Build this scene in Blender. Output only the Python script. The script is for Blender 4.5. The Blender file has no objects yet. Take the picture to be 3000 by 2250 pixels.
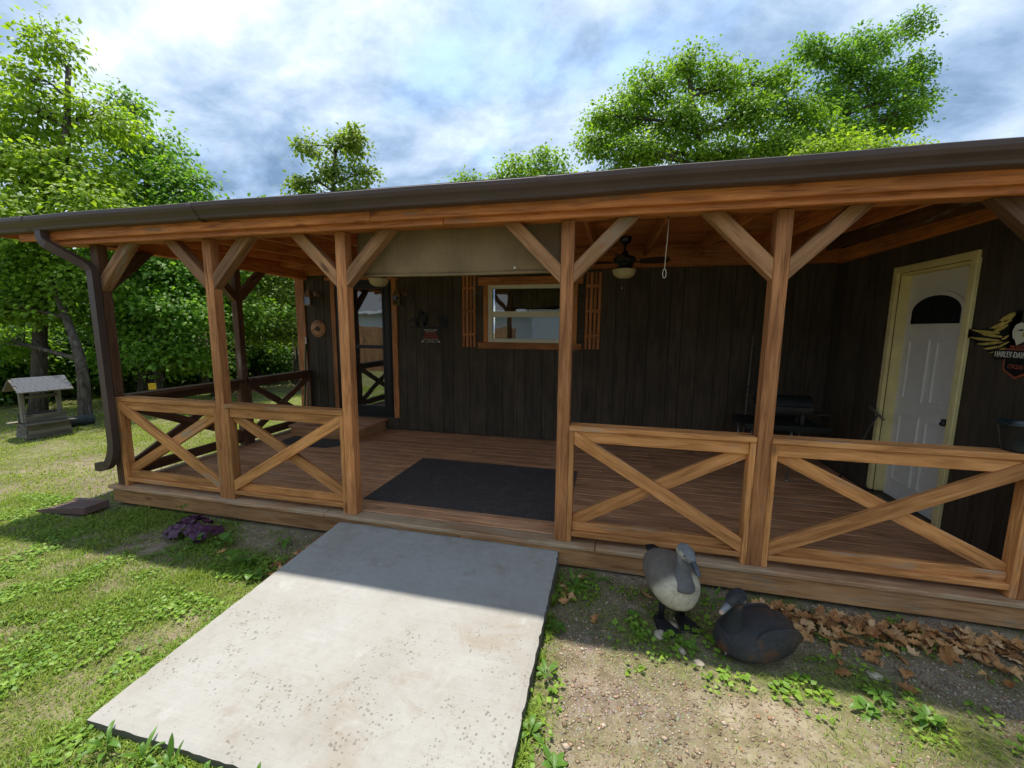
import bpy, bmesh, math, random
import numpy as np
from mathutils import Vector, Matrix
random.seed(7); RNG=np.random.default_rng(11)
SC=bpy.context.scene; COL=SC.collection
V=Vector
# ------------------------------------------------------------------ camera
cam=bpy.data.cameras.new('camera'); cam.sensor_width=36; cam.sensor_fit='HORIZONTAL'; cam.lens=14.401
cam.clip_start=.05; cam.clip_end=900
co=bpy.data.objects.new('camera',cam); COL.objects.link(co)
_r=V((.97230914,.23352428,.00901903)); _u=V((-.03975407,.12724467,.99107437)); _f=V((-.2302923,.96398921,-.1330047))
CAMP=V((4.7758,-2.8675,1.5835))
co.matrix_world=Matrix(((_r.x,_u.x,-_f.x,CAMP.x),(_r.y,_u.y,-_f.y,CAMP.y),(_r.z,_u.z,-_f.z,CAMP.z),(0,0,0,1)))
SC.camera=co
def ray(px,py): return _f+_r*((px-1500)/1200.1)-_u*((py-1125)/1200.1)
def at(px,py,t): return CAMP+ray(px,py)*t
# ------------------------------------------------------------------ sky, sun, exposure
SUNV=V((-.52,.45,2.65)).normalized()
world=bpy.data.worlds.new('World'); SC.world=world; world.use_nodes=True
def build_world():
    nt=world.node_tree; N=nt.nodes; L=nt.links; N.clear()
    out=N.new('ShaderNodeOutputWorld'); sky=N.new('ShaderNodeTexSky'); sky.sky_type='NISHITA'; sky.sun_disc=False
    sky.sun_elevation=math.asin(SUNV.z); sky.sun_rotation=math.atan2(SUNV.x,SUNV.y); sky.air_density=1.3; sky.dust_density=.6
    b1=N.new('ShaderNodeBackground'); b1.inputs[1].default_value=.05; L.new(sky.outputs[0],b1.inputs[0])
    tc=N.new('ShaderNodeTexCoord'); sep=N.new('ShaderNodeSeparateXYZ'); L.new(tc.outputs['Generated'],sep.inputs[0])
    def m(op,a,b=None,clamp=False):
        n=N.new('ShaderNodeMath'); n.operation=op; n.use_clamp=clamp
        for i,v in enumerate((a,b)):
            if v is None: continue
            if hasattr(v,'links'): L.new(v,n.inputs[i])
            else: n.inputs[i].default_value=v
        return n.outputs[0]
    zz=m('ADD',m('MAXIMUM',sep.outputs[2],0.0),.42)
    cb=N.new('ShaderNodeCombineXYZ'); L.new(m('DIVIDE',sep.outputs[0],zz),cb.inputs[0]); L.new(m('DIVIDE',sep.outputs[1],zz),cb.inputs[1])
    mp=N.new('ShaderNodeMapping'); L.new(cb.outputs[0],mp.inputs[0]); mp.inputs['Rotation'].default_value=(0,0,-.5); mp.inputs['Scale'].default_value=(1.25,1.6,1); mp.inputs['Location'].default_value=(3.1,.7,0)
    def noise(sc,det,ro,dist,off):
        n=N.new('ShaderNodeTexNoise'); n.inputs['Scale'].default_value=sc; n.inputs['Detail'].default_value=det; n.inputs['Roughness'].default_value=ro; n.inputs['Distortion'].default_value=dist
        mm=N.new('ShaderNodeMapping'); mm.inputs['Location'].default_value=(off,off*.7,off*.3); L.new(mp.outputs[0],mm.inputs[0]); L.new(mm.outputs[0],n.inputs['Vector']); return n.outputs[0]
    n1=noise(1.15,9,.56,.25,0); n2=noise(2.9,13,.62,.2,5.3); n3=noise(1.5,5,.5,.1,9.1)
    cover=N.new('ShaderNodeMapRange'); cover.interpolation_type='SMOOTHSTEP'; cover.inputs[1].default_value=.27; cover.inputs[2].default_value=.45; L.new(n1,cover.inputs[0])
    ramp=N.new('ShaderNodeValToRGB'); e=ramp.color_ramp.elements
    e[0].position=.38; e[0].color=(.037,.060,.094,1); e[1].position=.70; e[1].color=(.218,.228,.24,1)
    k=e.new(.46); k.color=(.068,.095,.135,1); k=e.new(.56); k.color=(.122,.147,.180,1)
    L.new(m('ADD',m('MULTIPLY',n2,.55),m('MULTIPLY',n3,.45)),ramp.inputs[0])
    b2=N.new('ShaderNodeBackground'); b2.inputs[1].default_value=1.0; L.new(ramp.outputs[0],b2.inputs[0])
    mx=N.new('ShaderNodeMixShader'); L.new(cover.outputs[0],mx.inputs[0]); L.new(b1.outputs[0],mx.inputs[1]); L.new(b2.outputs[0],mx.inputs[2]); L.new(mx.outputs[0],out.inputs[0])
build_world()
sun=bpy.data.lights.new('sun','SUN'); sun.energy=.98; sun.angle=math.radians(1.2); sun.color=(1,.955,.88)
so=bpy.data.objects.new('sun',sun); COL.objects.link(so); so.rotation_euler=SUNV.to_track_quat('Z','Y').to_euler(); so.location=(6,4,20)
SC.view_settings.view_transform='Standard'; SC.view_settings.look='None'; SC.view_settings.gamma=1; SC.view_settings.use_curve_mapping=False
SC.view_settings.exposure=2.66
SC.render.engine='CYCLES'
SC.cycles.max_bounces=8; SC.cycles.diffuse_bounces=5; SC.cycles.transparent_max_bounces=12
# ------------------------------------------------------------------ materials
MATS={}
class NT:
    def __init__(s,name):
        s.m=bpy.data.materials.new(name); s.m.use_nodes=True; s.t=s.m.node_tree; s.N=s.t.nodes; s.L=s.t.links
        s.N.clear(); s.out=s.N.new('ShaderNodeOutputMaterial'); s.b=s.N.new('ShaderNodeBsdfPrincipled'); s.L.new(s.b.outputs[0],s.out.inputs[0]); MATS[name]=s.m
    def n(s,t,**k):
        x=s.N.new('ShaderNode'+t)
        for a,v in k.items(): setattr(x,a,v)
        return x
    def put(s,sock,v):
        if hasattr(v,'links'): s.L.new(v,sock)
        elif v is not None: sock.default_value=v
    def math(s,op,a,b=None,clamp=False):
        x=s.n('Math',operation=op,use_clamp=clamp); s.put(x.inputs[0],a); s.put(x.inputs[1],b); return x.outputs[0]
    def coord(s,which='Object',scale=(1,1,1),shift=None):
        tc=s.n('TexCoord'); mp=s.n('Mapping'); s.L.new(tc.outputs[which],mp.inputs[0]); mp.inputs['Scale'].default_value=scale
        if shift is not None:
            oi=s.n('ObjectInfo'); cb=s.n('CombineXYZ')
            for i,q in enumerate(shift): s.L.new(s.math('MULTIPLY',oi.outputs['Random'],q),cb.inputs[i])
            s.L.new(cb.outputs[0],mp.inputs['Location'])
        return mp.outputs[0]
    def noise(s,vec,sc,det=4,ro=.55,dist=0):
        x=s.n('TexNoise'); s.put(x.inputs['Vector'],vec); x.inputs['Scale'].default_value=sc; x.inputs['Detail'].default_value=det; x.inputs['Roughness'].default_value=ro; x.inputs['Distortion'].default_value=dist; return x.outputs[0]
    def ramp(s,fac,stops):
        x=s.n('ValToRGB'); e=x.color_ramp.elements
        e[0].position,e[0].color=stops[0][0],(*stops[0][1],1); e[1].position,e[1].color=stops[-1][0],(*stops[-1][1],1)
        for p,c in stops[1:-1]: k=e.new(p); k.color=(*c,1)
        s.put(x.inputs[0],fac); return x.outputs[0]
    def maprange(s,v,a,b,c=0,d=1,smooth=True):
        x=s.n('MapRange'); x.interpolation_type='SMOOTHSTEP' if smooth else 'LINEAR'; s.put(x.inputs[0],v)
        for i,q in zip((1,2,3,4),(a,b,c,d)): x.inputs[i].default_value=q
        return x.outputs[0]
    def mix(s,f,a,b,mode='MIX'):
        x=s.n('Mix',data_type='RGBA',blend_type=mode); s.put(x.inputs[0],f)
        for i,q in ((6,a),(7,b)): s.put(x.inputs[i],(*q,1) if isinstance(q,tuple) and len(q)==3 else q)
        return x.outputs[2]
    def bump(s,h,st=.3,d=.01):
        x=s.n('Bump'); x.inputs['Strength'].default_value=st; x.inputs['Distance'].default_value=d; s.put(x.inputs['Height'],h); s.L.new(x.outputs[0],s.b.inputs['Normal'])
    def set(s,col=None,rough=None,metal=None,spec=None):
        if col is not None: s.put(s.b.inputs['Base Color'],(*col,1) if isinstance(col,tuple) and len(col)==3 else col)
        if rough is not None: s.put(s.b.inputs['Roughness'],rough)
        if metal is not None: s.b.inputs['Metallic'].default_value=metal
        if spec is not None: s.b.inputs['Specular IOR Level'].default_value=spec
def wood(name,dark,mid,light,weather=0,wcol=(.36,.31,.25),rough=.6,gscale=1,knots=True,vary=.5,bump=.4):
    s=NT(name)
    c=s.coord('Object',(1.3*gscale,16*gscale,16*gscale),(37,19,23)); g=s.noise(c,2.2,6,.6,.8)
    c2=s.coord('Object',(6*gscale,150*gscale,150*gscale),(11,7,5)); fine=s.noise(c2,1,3,.6)
    c3=s.coord('Object',(1,1,1),(29,13,17)); big=s.noise(c3,1.9,3,.5)
    f=s.math('ADD',s.math('MULTIPLY',g,.72),s.math('MULTIPLY',fine,.28))
    col=s.ramp(f,[(.34,tuple(x*.8 for x in dark)),(.5,mid),(.66,light)])
    oi=s.n('ObjectInfo'); v=s.math('ADD',s.math('MULTIPLY',oi.outputs['Random'],vary),1-vary/2)
    v=s.math('MULTIPLY',v,s.maprange(big,.3,.7,.82,1.14))
    col=s.mix(1.0,col,s.ramp(s.math('MULTIPLY',v,.5),[(0,(0,0,0)),(1,(2,2,2))]),'MULTIPLY')
    if knots:
        vo=s.n('TexVoronoi'); s.L.new(s.coord('Object',(1.6,4.5,4.5),(41,3,31)),vo.inputs['Vector']); vo.inputs['Scale'].default_value=1
        kn=s.maprange(vo.outputs['Distance'],.05,.13,1,0); col=s.mix(s.math('MULTIPLY',kn,.75),col,tuple(x*.35 for x in dark))
    ck=s.noise(s.coord('Object',(1.1,34,34),(61,71,43)),1.6,2,.5); col=s.mix(s.math('MULTIPLY',s.maprange(ck,.665,.70),.55),col,tuple(x*.3 for x in dark))
    if weather>0:
        wn=s.noise(s.coord('Object',(1.1,5,5),(53,47,59)),1.6,6,.65); wf=s.maprange(wn,.62-.3*weather,.78-.3*weather)
        wc=s.ramp(fine,[(.3,tuple(x*.62 for x in wcol)),(.7,tuple(x*1.15 for x in wcol))]); col=s.mix(s.math('MULTIPLY',wf,.85),col,wc)
    s.set(col,s.maprange(fine,.2,.8,rough-.1,rough+.15),spec=.3); s.bump(f,bump,.004); return s.m
wood('wood_post',(0.297,0.104,0.033),(0.486,0.196,0.069),(0.648,0.288,0.113),.12)
wood('wood_rail',(0.353,0.135,0.037),(0.529,0.229,0.074),(0.668,0.323,0.119),.2,(.40,.33,.25))
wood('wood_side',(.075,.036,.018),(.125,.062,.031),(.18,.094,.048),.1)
wood('wood_brace',(0.216,0.096,0.036),(0.348,0.168,0.072),(0.456,0.240,0.108),.15)
wood('wood_fascia',(0.361,0.107,0.026),(0.553,0.186,0.046),(0.708,0.270,0.078),.15,(.25,.17,.11))
wood('wood_ceiling',(0.330,0.094,0.024),(0.506,0.171,0.046),(0.660,0.275,0.088),0,rough=.5)
wood('wood_deck',(0.3786,0.1735,0.0840),(0.5678,0.2820,0.1411),(0.7571,0.4130,0.2184),.32,(0.494,0.300,0.194),rough=.5,vary=.14)
wood('wood_nosing',(0.287,0.138,0.063),(0.425,0.236,0.121),(0.540,0.333,0.190),.62,(.47,.35,.225),rough=.7)
wood('wood_skirt',(0.287,0.132,0.052),(0.425,0.218,0.092),(0.529,0.299,0.138),.28,(.38,.29,.19))
wood('wood_trim',(0.275,0.094,0.027),(0.438,0.169,0.053),(0.562,0.237,0.081),.08)
wood('wood_siding',(0.0567,0.0431,0.0282),(0.0737,0.0568,0.0378),(0.0936,0.0731,0.0494),0,rough=.75,knots=False,vary=.3,gscale=.7,bump=.5)
wood('wood_grey',(.10,.085,.062),(.17,.15,.115),(.25,.225,.18),.3,(.22,.21,.18),rough=.85)
wood('wood_fence',(.20,.10,.045),(.32,.165,.075),(.42,.23,.11),.2,(.34,.27,.19),rough=.8)
def simple(name,col,rough=.5,metal=0,var=.12,nscale=9,bump=0,spec=.4,coat=0):
    s=NT(name); n=s.noise(s.coord('Object'),nscale,5,.6)
    s.set(s.ramp(n,[(.3,tuple(x*(1-var) for x in col)),(.7,tuple(min(1,x*(1+var)) for x in col))]),s.maprange(n,.3,.7,rough-.06,rough+.08),metal,spec)
    if bump: s.bump(n,bump,.003)
    if coat: s.b.inputs['Coat Weight'].default_value=coat
    return s.m
simple('gutter_metal',(.082,.053,.044),.45,.0,.16,3,spec=.32); simple('black_iron',(.014,.016,.018),.5,.2,.2)
simple('bronze',(.20,.135,.065),.45,.3,.3,20); simple('storm_black',(.016,.018,.018),.38,0,.1)
simple('cream_trim',(.60,.54,.36),.45,0,.06); simple('yellow_casing',(.82,.71,.33),.5,0,.12,5); simple('door_white',(.80,.78,.70),.45,0,.05)
simple('vinyl_cream',(.72,.68,.50),.4,0,.04); simple('alabaster',(.60,.49,.28),.35,0,.12,14); simple('white_plastic',(.7,.7,.68),.4)
simple('fan_black',(.010,.013,.016),.32,.1,.1,spec=.6); simple('fan_blade',(.045,.022,.018),.4,0,.2)
simple('cord_white',(.48,.43,.33),.8); simple('green_paint',(.012,.10,.05),.4); simple('steel',(.45,.46,.46),.35,.9,.1)
simple('grill_black',(.016,.018,.017),.5,.1,.3); simple('grill_grey',(.06,.055,.05),.6,.2,.25); simple('table_green',(.014,.020,.018),.55,0,.2)
simple('fan_glass',(.012,.016,.018),.08,0,.1,spec=.7); simple('pot_dark',(.012,.022,.026),.25,0,.2,spec=.6); simple('tray_brown',(.15,.092,.08),.55,0,.15); simple('sign_black',(.012,.012,.012),.5)
simple('paint_red',(.55,.07,.05),.5); simple('paint_bone',(.66,.62,.50),.5); simple('paint_orange',(.36,.10,.05),.5); simple('paint_gold',(.55,.42,.10),.45,0,.35,30)
simple('paint_cream',(.72,.68,.52),.45,0,.1); simple('paint_yellow',(.70,.42,.02),.5); simple('plaque_wood',(.42,.20,.09),.6,0,.15,30); simple('burnt',(.06,.03,.018),.7)
simple('dirt_stone',(.40,.34,.25),.9,0,.3,25,.5); simple('shingle',(.11,.11,.115),.9,0,.35,40,.4); simple('well_shingle',(.105,.11,.12),.9,0,.3,30,.4)
simple('white_siding',(.68,.71,.74),.5,0,.04); simple('curtain',(.40,.37,.24),.9,0,.3,6); simple('room_dark',(.02,.02,.018),.9); simple('log_blue',(.055,.062,.064),.85,0,.3)
def mk_mat():
    s=NT('rubber_mat'); c=s.coord('Object'); w=s.n('TexWave',wave_type='BANDS',bands_direction='DIAGONAL'); s.L.new(c,w.inputs[0]); w.inputs['Scale'].default_value=28
    ch=s.n('TexBrick'); s.L.new(s.coord('Object',(9,9,9)),ch.inputs[0]); n=s.noise(c,30,4)
    s.set(s.ramp(n,[(.3,(.045,.037,.034)),(.75,(.085,.072,.068))]),.75); dv=s.n('TexVoronoi',distance='CHEBYCHEV'); s.L.new(s.coord('Object',(22,22,22)),dv.inputs['Vector']); dv.inputs['Randomness'].default_value=0; st=s.maprange(dv.outputs['Distance'],.25,.42,1,0); s.bump(s.math('ADD',s.math('MULTIPLY',st,.8),s.math('MULTIPLY',n,.5)),.9,.006); s.set(s.mix(s.math('MULTIPLY',s.maprange(s.noise(c,5,6,.7),.5,.7),.4),s.ramp(n,[(.3,(.062,.052,.048)),(.75,(.115,.098,.092))]),(.17,.135,.105)),.75)
    s=NT('shade_fabric'); c=s.coord('Object'); w1=s.n('TexWave',bands_direction='X'); s.L.new(c,w1.inputs[0]); w1.inputs['Scale'].default_value=26
    w2=s.n('TexWave',bands_direction='Z'); s.L.new(c,w2.inputs[0]); w2.inputs['Scale'].default_value=90
    n=s.noise(c,4,4); f=s.math('MULTIPLY',s.math('ADD',w1.outputs[1],w2.outputs[1]),.5); f=s.math('ADD',s.math('MULTIPLY',f,.5),s.math('MULTIPLY',n,.5))
    s.set(s.ramp(f,[(.25,(.11,.068,.030)),(.75,(.34,.235,.12))]),.85); s.bump(f,.4,.003)
    # concrete
    s=NT('concrete'); c=s.coord('Object'); n1=s.noise(c,1.7,6,.6); n2=s.noise(c,22,5,.65); n3=s.noise(c,160,2,.5)
    col=s.ramp(n1,[(.32,(.29,.262,.22)),(.5,(.36,.342,.31)),(.68,(.40,.392,.372))])
    col=s.mix(.35,col,s.ramp(n2,[(.3,(.26,.245,.215)),(.7,(.42,.41,.385))]))
    vo=s.n('TexVoronoi'); s.L.new(c,vo.inputs['Vector']); vo.inputs['Scale'].default_value=62
    big=s.noise(s.coord('Object',(1,1,1)),2.6,4,.65); yy=s.n('SeparateXYZ'); s.L.new(c,yy.inputs[0])
    area=s.math('MULTIPLY',s.maprange(big,.36,.60),s.maprange(yy.outputs[1],-.45,-1.1))
    thr=s.math('MULTIPLY',s.math('MULTIPLY',area,s.maprange(s.noise(c,19,2),.35,.65,.25,1.3)),.34); spot=s.maprange(s.math('SUBTRACT',vo.outputs['Distance'],thr),-.03,.03,1,0)
    wnn=s.n('TexWhiteNoise'); s.L.new(vo.outputs['Position'],wnn.inputs[0]); spot=s.math('MULTIPLY',spot,s.maprange(wnn.outputs[0],.25,.8))
    stain=s.maprange(s.noise(c,2.6,5,.6,.6),.56,.72); col=s.mix(s.math('MULTIPLY',stain,.65),col,(.29,.24,.175))
    col=s.mix(s.math('MULTIPLY',spot,.62),col,(.10,.082,.06)); col=s.mix(s.math('MULTIPLY',area,s.math('MULTIPLY',s.maprange(n2,.45,.7),.4)),col,(.22,.18,.135)); br=s.noise(s.coord('Object',(2,160,1)),1,3,.6); col=s.mix(.10,col,s.ramp(br,[(.3,(.2,.18,.15)),(.7,(.46,.44,.40))])); blot=s.maprange(s.noise(c,5.5,6,.7,.4),.57,.70); col=s.mix(s.math('MULTIPLY',blot,.35),col,(.24,.19,.135)); wht=s.maprange(s.noise(s.coord('Object',(1.3,1,1)),3.1,5,.65),.60,.72); col=s.mix(s.math('MULTIPLY',wht,.4),col,(.47,.46,.44))
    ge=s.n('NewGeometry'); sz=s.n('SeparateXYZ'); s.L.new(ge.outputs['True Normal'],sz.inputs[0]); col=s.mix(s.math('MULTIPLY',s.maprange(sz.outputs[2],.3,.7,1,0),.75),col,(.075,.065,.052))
    s.set(col,.85,spec=.2); s.bump(s.math('ADD',s.math('ADD',s.math('MULTIPLY',n3,.5),s.math('MULTIPLY',br,.5)),s.math('ADD',n2,s.math('MULTIPLY',spot,-.7))),.35,.004)
    # ground soil
    s=NT('soil'); c=s.coord('Object'); n1=s.noise(c,1.3,5,.6); n2=s.noise(c,9,6,.65); n3=s.noise(c,70,4,.6)
    base=s.ramp(n2,[(.28,(.16,.115,.075)),(.5,(.32,.25,.18)),(.72,(.46,.385,.295))])
    vo=s.n('TexVoronoi'); s.L.new(c,vo.inputs['Vector']); vo.inputs['Scale'].default_value=75
    peb=s.mix(.6,base,s.mix(s.maprange(vo.outputs['Distance'],.0,.5,0,1),s.mix(.5,vo.outputs['Color'],(.42,.34,.26)),(.10,.07,.05)))
    at_=s.n('Attribute',attribute_name='grass'); gr=s.math('MULTIPLY',at_.outputs['Fac'],s.maprange(s.noise(c,6.2,6,.65),.28,.55,.35,1))
    green=s.ramp(s.noise(c,30,5,.65),[(.28,(.060,.050,.022)),(.45,(.085,.105,.022)),(.6,(.16,.185,.036)),(.78,(.27,.25,.085))])
    s.set(s.mix(gr,s.mix(s.maprange(n1,.35,.6),base,peb),green),.95,spec=.1); s.bump(s.math('ADD',s.math('MULTIPLY',n3,.6),s.math('ADD',n2,s.math('MULTIPLY',vo.outputs['Distance'],-.5))),.7,.012)
    # bark
    s=NT('bark'); c=s.coord('Object',(1,1,.22)); n=s.noise(c,16,6,.65,.6); s.set(s.ramp(n,[(.3,(.035,.027,.02)),(.55,(.11,.09,.07)),(.75,(.21,.185,.155))]),.95,spec=.1); s.bump(n,.9,.03)
    # glass
    for nm,fac in (('window_glass',.30),('storm_glass',.34),('dark_glass',.07)):
        s=NT(nm); s.N.remove(s.b); gl=s.n('BsdfGlossy'); gl.inputs['Roughness'].default_value=.012; gl.inputs[0].default_value=(.92,.96,1,1)
        wv=s.noise(s.coord('Object',(1,1,1)),3,2); bp=s.n('Bump'); bp.inputs['Strength'].default_value=.05; bp.inputs['Distance'].default_value=.02; s.L.new(wv,bp.inputs['Height']); s.L.new(bp.outputs[0],gl.inputs['Normal'])
        tr=s.n('BsdfTransparent'); tr.inputs[0].default_value=(.55,.58,.56,1); fr=s.n('Fresnel'); fr.inputs[0].default_value=1.5
        f=s.math('ADD',fr.outputs[0],fac-.06,True); mx=s.n('MixShader'); s.L.new(f,mx.inputs[0]); s.L.new(tr.outputs[0],mx.inputs[1]); s.L.new(gl.outputs[0],mx.inputs[2]); s.L.new(mx.outputs[0],s.out.inputs[0])
mk_mat()
def leafmat(name,a,b,c,trans=.58,rough=.5):
    s=NT(name); g=s.n('NewGeometry'); rn=g.outputs['Random Per Island']; n=s.noise(s.coord('Object'),.55,3,.6)
    f=s.math('ADD',s.math('MULTIPLY',rn,.55),s.math('MULTIPLY',n,.45)); col=s.ramp(f,[(.22,a),(.5,b),(.78,c)]); s.set(col,rough,spec=.35)
    tl=s.n('BsdfTranslucent'); s.L.new(s.mix(1.0,col,(1.15,1.2,.6),'MULTIPLY'),tl.inputs[0]); mx=s.n('MixShader'); mx.inputs[0].default_value=trans
    s.L.new(s.b.outputs[0],mx.inputs[1]); s.L.new(tl.outputs[0],mx.inputs[2]); s.L.new(mx.outputs[0],s.out.inputs[0]); return s.m
leafmat('leaf_yellow',(0.1652,0.2668,0.0220),(0.2738,0.4071,0.0308),(0.4130,0.5324,0.0495)); leafmat('leaf_maple',(0.0802,0.1828,0.0220),(0.1440,0.2932,0.0319),(0.2431,0.4128,0.0484))
leafmat('leaf_oak',(0.1239,0.1932,0.0264),(0.2077,0.2967,0.0374),(0.3139,0.3990,0.0605)); leafmat('leaf_dark',(0.0425,0.1069,0.0143),(0.0861,0.1828,0.0220),(0.1534,0.2725,0.0341))
leafmat('leaf_mid',(0.1109,0.2104,0.0198),(0.1888,0.3277,0.0286),(0.2962,0.4439,0.0440))
leafmat('grass_blade',(0.1069,0.1803,0.0168),(0.2020,0.3091,0.0294),(0.3564,0.4379,0.0735),.35,.55); leafmat('grass_lawn',(0.1814,0.2666,0.0231),(0.2840,0.3875,0.0357),(0.4082,0.4838,0.0630),.35,.6); leafmat('clover',(0.1015,0.2005,0.0168),(0.1728,0.3136,0.0294),(0.2851,0.4267,0.0525),.35,.5)
leafmat('weed_leaf',(0.060,0.138,0.018),(0.102,0.218,0.030),(0.168,0.299,0.045),.35,.42); leafmat('straw',(.22,.17,.09),(.33,.27,.15),(.42,.36,.22),.2,.8)
leafmat('purple_leaf',(.045,.014,.035),(.085,.030,.065),(.15,.065,.12),.2,.4)
def pebblemat():
    s=NT('pebble'); g=s.n('NewGeometry'); s.set(s.ramp(g.outputs['Random Per Island'],[(0,(.15,.10,.062)),(.3,(.27,.19,.125)),(.6,(.38,.285,.195)),(.85,(.46,.37,.28)),(1,(.36,.19,.10))]),.85,spec=.2)
pebblemat()
def dryleafmat():
    s=NT('dry_leaf'); oi=s.n('ObjectInfo'); n=s.noise(s.coord('Object'),4,3); f=s.math('ADD',s.math('MULTIPLY',oi.outputs['Random'],.75),s.math('MULTIPLY',n,.25))
    s.set(s.ramp(f,[(.05,(.15,.062,.026)),(.35,(.33,.15,.052)),(.65,(.48,.25,.095)),(.95,(.56,.38,.21))]),.65,spec=.25)
dryleafmat()
def goosemat(name,bump):
    s=NT(name); a=s.n('Attribute',attribute_name='paint'); n=s.noise(s.coord('Object'),34,5,.6)
    w=s.n('TexWave',wave_type='RINGS',wave_profile='SAW'); s.L.new(s.coord('Object'),w.inputs[0]); w.inputs['Scale'].default_value=11; w.inputs['Distortion'].default_value=5; w.inputs['Detail'].default_value=2
    rust=None; col=s.mix(1.0,a.outputs['Color'],s.ramp(n,[(.3,(.8,.8,.8)),(.7,(1.15,1.15,1.15))]),'MULTIPLY')
    if name=='goose_dark': col=s.mix(s.math('MULTIPLY',s.maprange(s.noise(s.coord('Object'),8,5,.65),.52,.68),.75),col,(.24,.105,.045))
    fv=s.n('TexVoronoi',feature='DISTANCE_TO_EDGE'); s.L.new(s.coord('Object',(26,44,38)),fv.inputs['Vector']); fe=s.maprange(fv.outputs['Distance'],.0,.14,0,1); col=s.mix(s.math('MULTIPLY',s.math('SUBTRACT',1,fe),.28),col,(.02,.018,.016) if name=='goose_dark' else (.08,.065,.05))
    s.set(col,.55,spec=.35); s.bump(s.math('ADD',s.math('MULTIPLY',fe,.8),s.math('ADD',s.math('MULTIPLY',w.outputs[1],.4),n)),bump,.006)
goosemat('goose_light',.8); goosemat('goose_dark',1.0)
M=MATS
# ------------------------------------------------------------------ helpers
WM={}
def link(o,parent=None,M_=None,world=None):
    COL.objects.link(o); m=M_ if M_ is not None else Matrix.Identity(4)
    if parent is not None:
        o.parent=parent; o.matrix_parent_inverse=WM[parent.name].inverted()
    o.matrix_basis=m; WM[o.name]=m.copy(); return o
def tag(o,label,cat,group=None):
    o['label']=label; o['category']=cat
    if group: o['group']=group
    return o
def thing(name,loc,label,cat,group=None):
    o=bpy.data.objects.new(name,None); o.empty_display_size=.1; link(o,None,Matrix.Translation(V(loc))); return tag(o,label,cat,group)
def mesh_from(name,vs,fs,mat,smooth=False):
    me=bpy.data.meshes.new(name); me.from_pydata([tuple(v) for v in vs],[],[tuple(f) for f in fs]); me.update()
    if smooth: me.polygons.foreach_set('use_smooth',[True]*len(me.polygons))
    if mat is not None: me.materials.append(M[mat] if isinstance(mat,str) else mat)
    return me
def obj(name,vs,fs,mat,parent=None,smooth=False,M_=None):
    return link(bpy.data.objects.new(name,mesh_from(name,vs,fs,mat,smooth)),parent,M_)
def from_bm(name,bm,mat,parent=None,smooth=False,M_=None):
    bmesh.ops.recalc_face_normals(bm,faces=bm.faces)
    me=bpy.data.meshes.new(name); bm.to_mesh(me); bm.free(); me.materials.append(M[mat])
    if smooth: me.polygons.foreach_set('use_smooth',[True]*len(me.polygons))
    return link(bpy.data.objects.new(name,me),parent,M_)
PC={}
def boxmesh(L,w,t,mat,bev):
    k=(round(L,3),round(w,3),round(t,3),mat,bev)
    if k not in PC:
        bm=bmesh.new(); bmesh.ops.create_cube(bm,size=1); bmesh.ops.scale(bm,vec=(L,w,t),verts=bm.verts)
        if bev: bmesh.ops.bevel(bm,geom=bm.edges[:],offset=bev,segments=1,affect='EDGES',profile=.6)
        me=bpy.data.meshes.new('plank'); bm.to_mesh(me); bm.free(); me.materials.append(M[mat]); PC[k]=me
    return PC[k]
def frame(a,b,up):
    x=(V(b)-V(a)).normalized(); y=V(up).cross(x).normalized(); z=x.cross(y); c=(V(a)+V(b))/2
    return Matrix(((x.x,y.x,z.x,c.x),(x.y,y.y,z.y,c.y),(x.z,y.z,z.z,c.z),(0,0,0,1)))
def plank(name,a,b,w,t,mat,parent=None,up=(0,0,1),bev=.004):
    L=(V(b)-V(a)).length
    return link(bpy.data.objects.new(name,boxmesh(L,w,t,mat,bev)),parent,frame(a,b,up))
def block(name,lo,hi,mat,parent=None,bev=.004):
    # box given by corners; local x along its longest side so that the grain follows it
    lo,hi=V(lo),V(hi); d=hi-lo; c=(lo+hi)/2; ax=max(range(3),key=lambda i:d[i]); e=V((0,0,0)); e[ax]=d[ax]/2
    up=(0,0,1) if ax!=2 else (0,1,0); F=frame(c-e,c+e,up); Y=V((F[0][1],F[1][1],F[2][1])); Z=V((F[0][2],F[1][2],F[2][2]))
    w=abs(Y.x*d.x)+abs(Y.y*d.y)+abs(Y.z*d.z); t=abs(Z.x*d.x)+abs(Z.y*d.y)+abs(Z.z*d.z)
    return link(bpy.data.objects.new(name,boxmesh(d[ax],w,t,mat,bev)),parent,F)
def clip(poly,nx,nz,c):  # keep nx*x+nz*z<=c
    out=[]
    for i in range(len(poly)):
        p,q=poly[i],poly[(i+1)%len(poly)]; dp=nx*p[0]+nz*p[1]-c; dq=nx*q[0]+nz*q[1]-c
        if dp<=0: out.append(p)
        if dp*dq<0: t=dp/(dp-dq); out.append((p[0]+t*(q[0]-p[0]),p[1]+t*(q[1]-p[1])))
    return out
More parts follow.
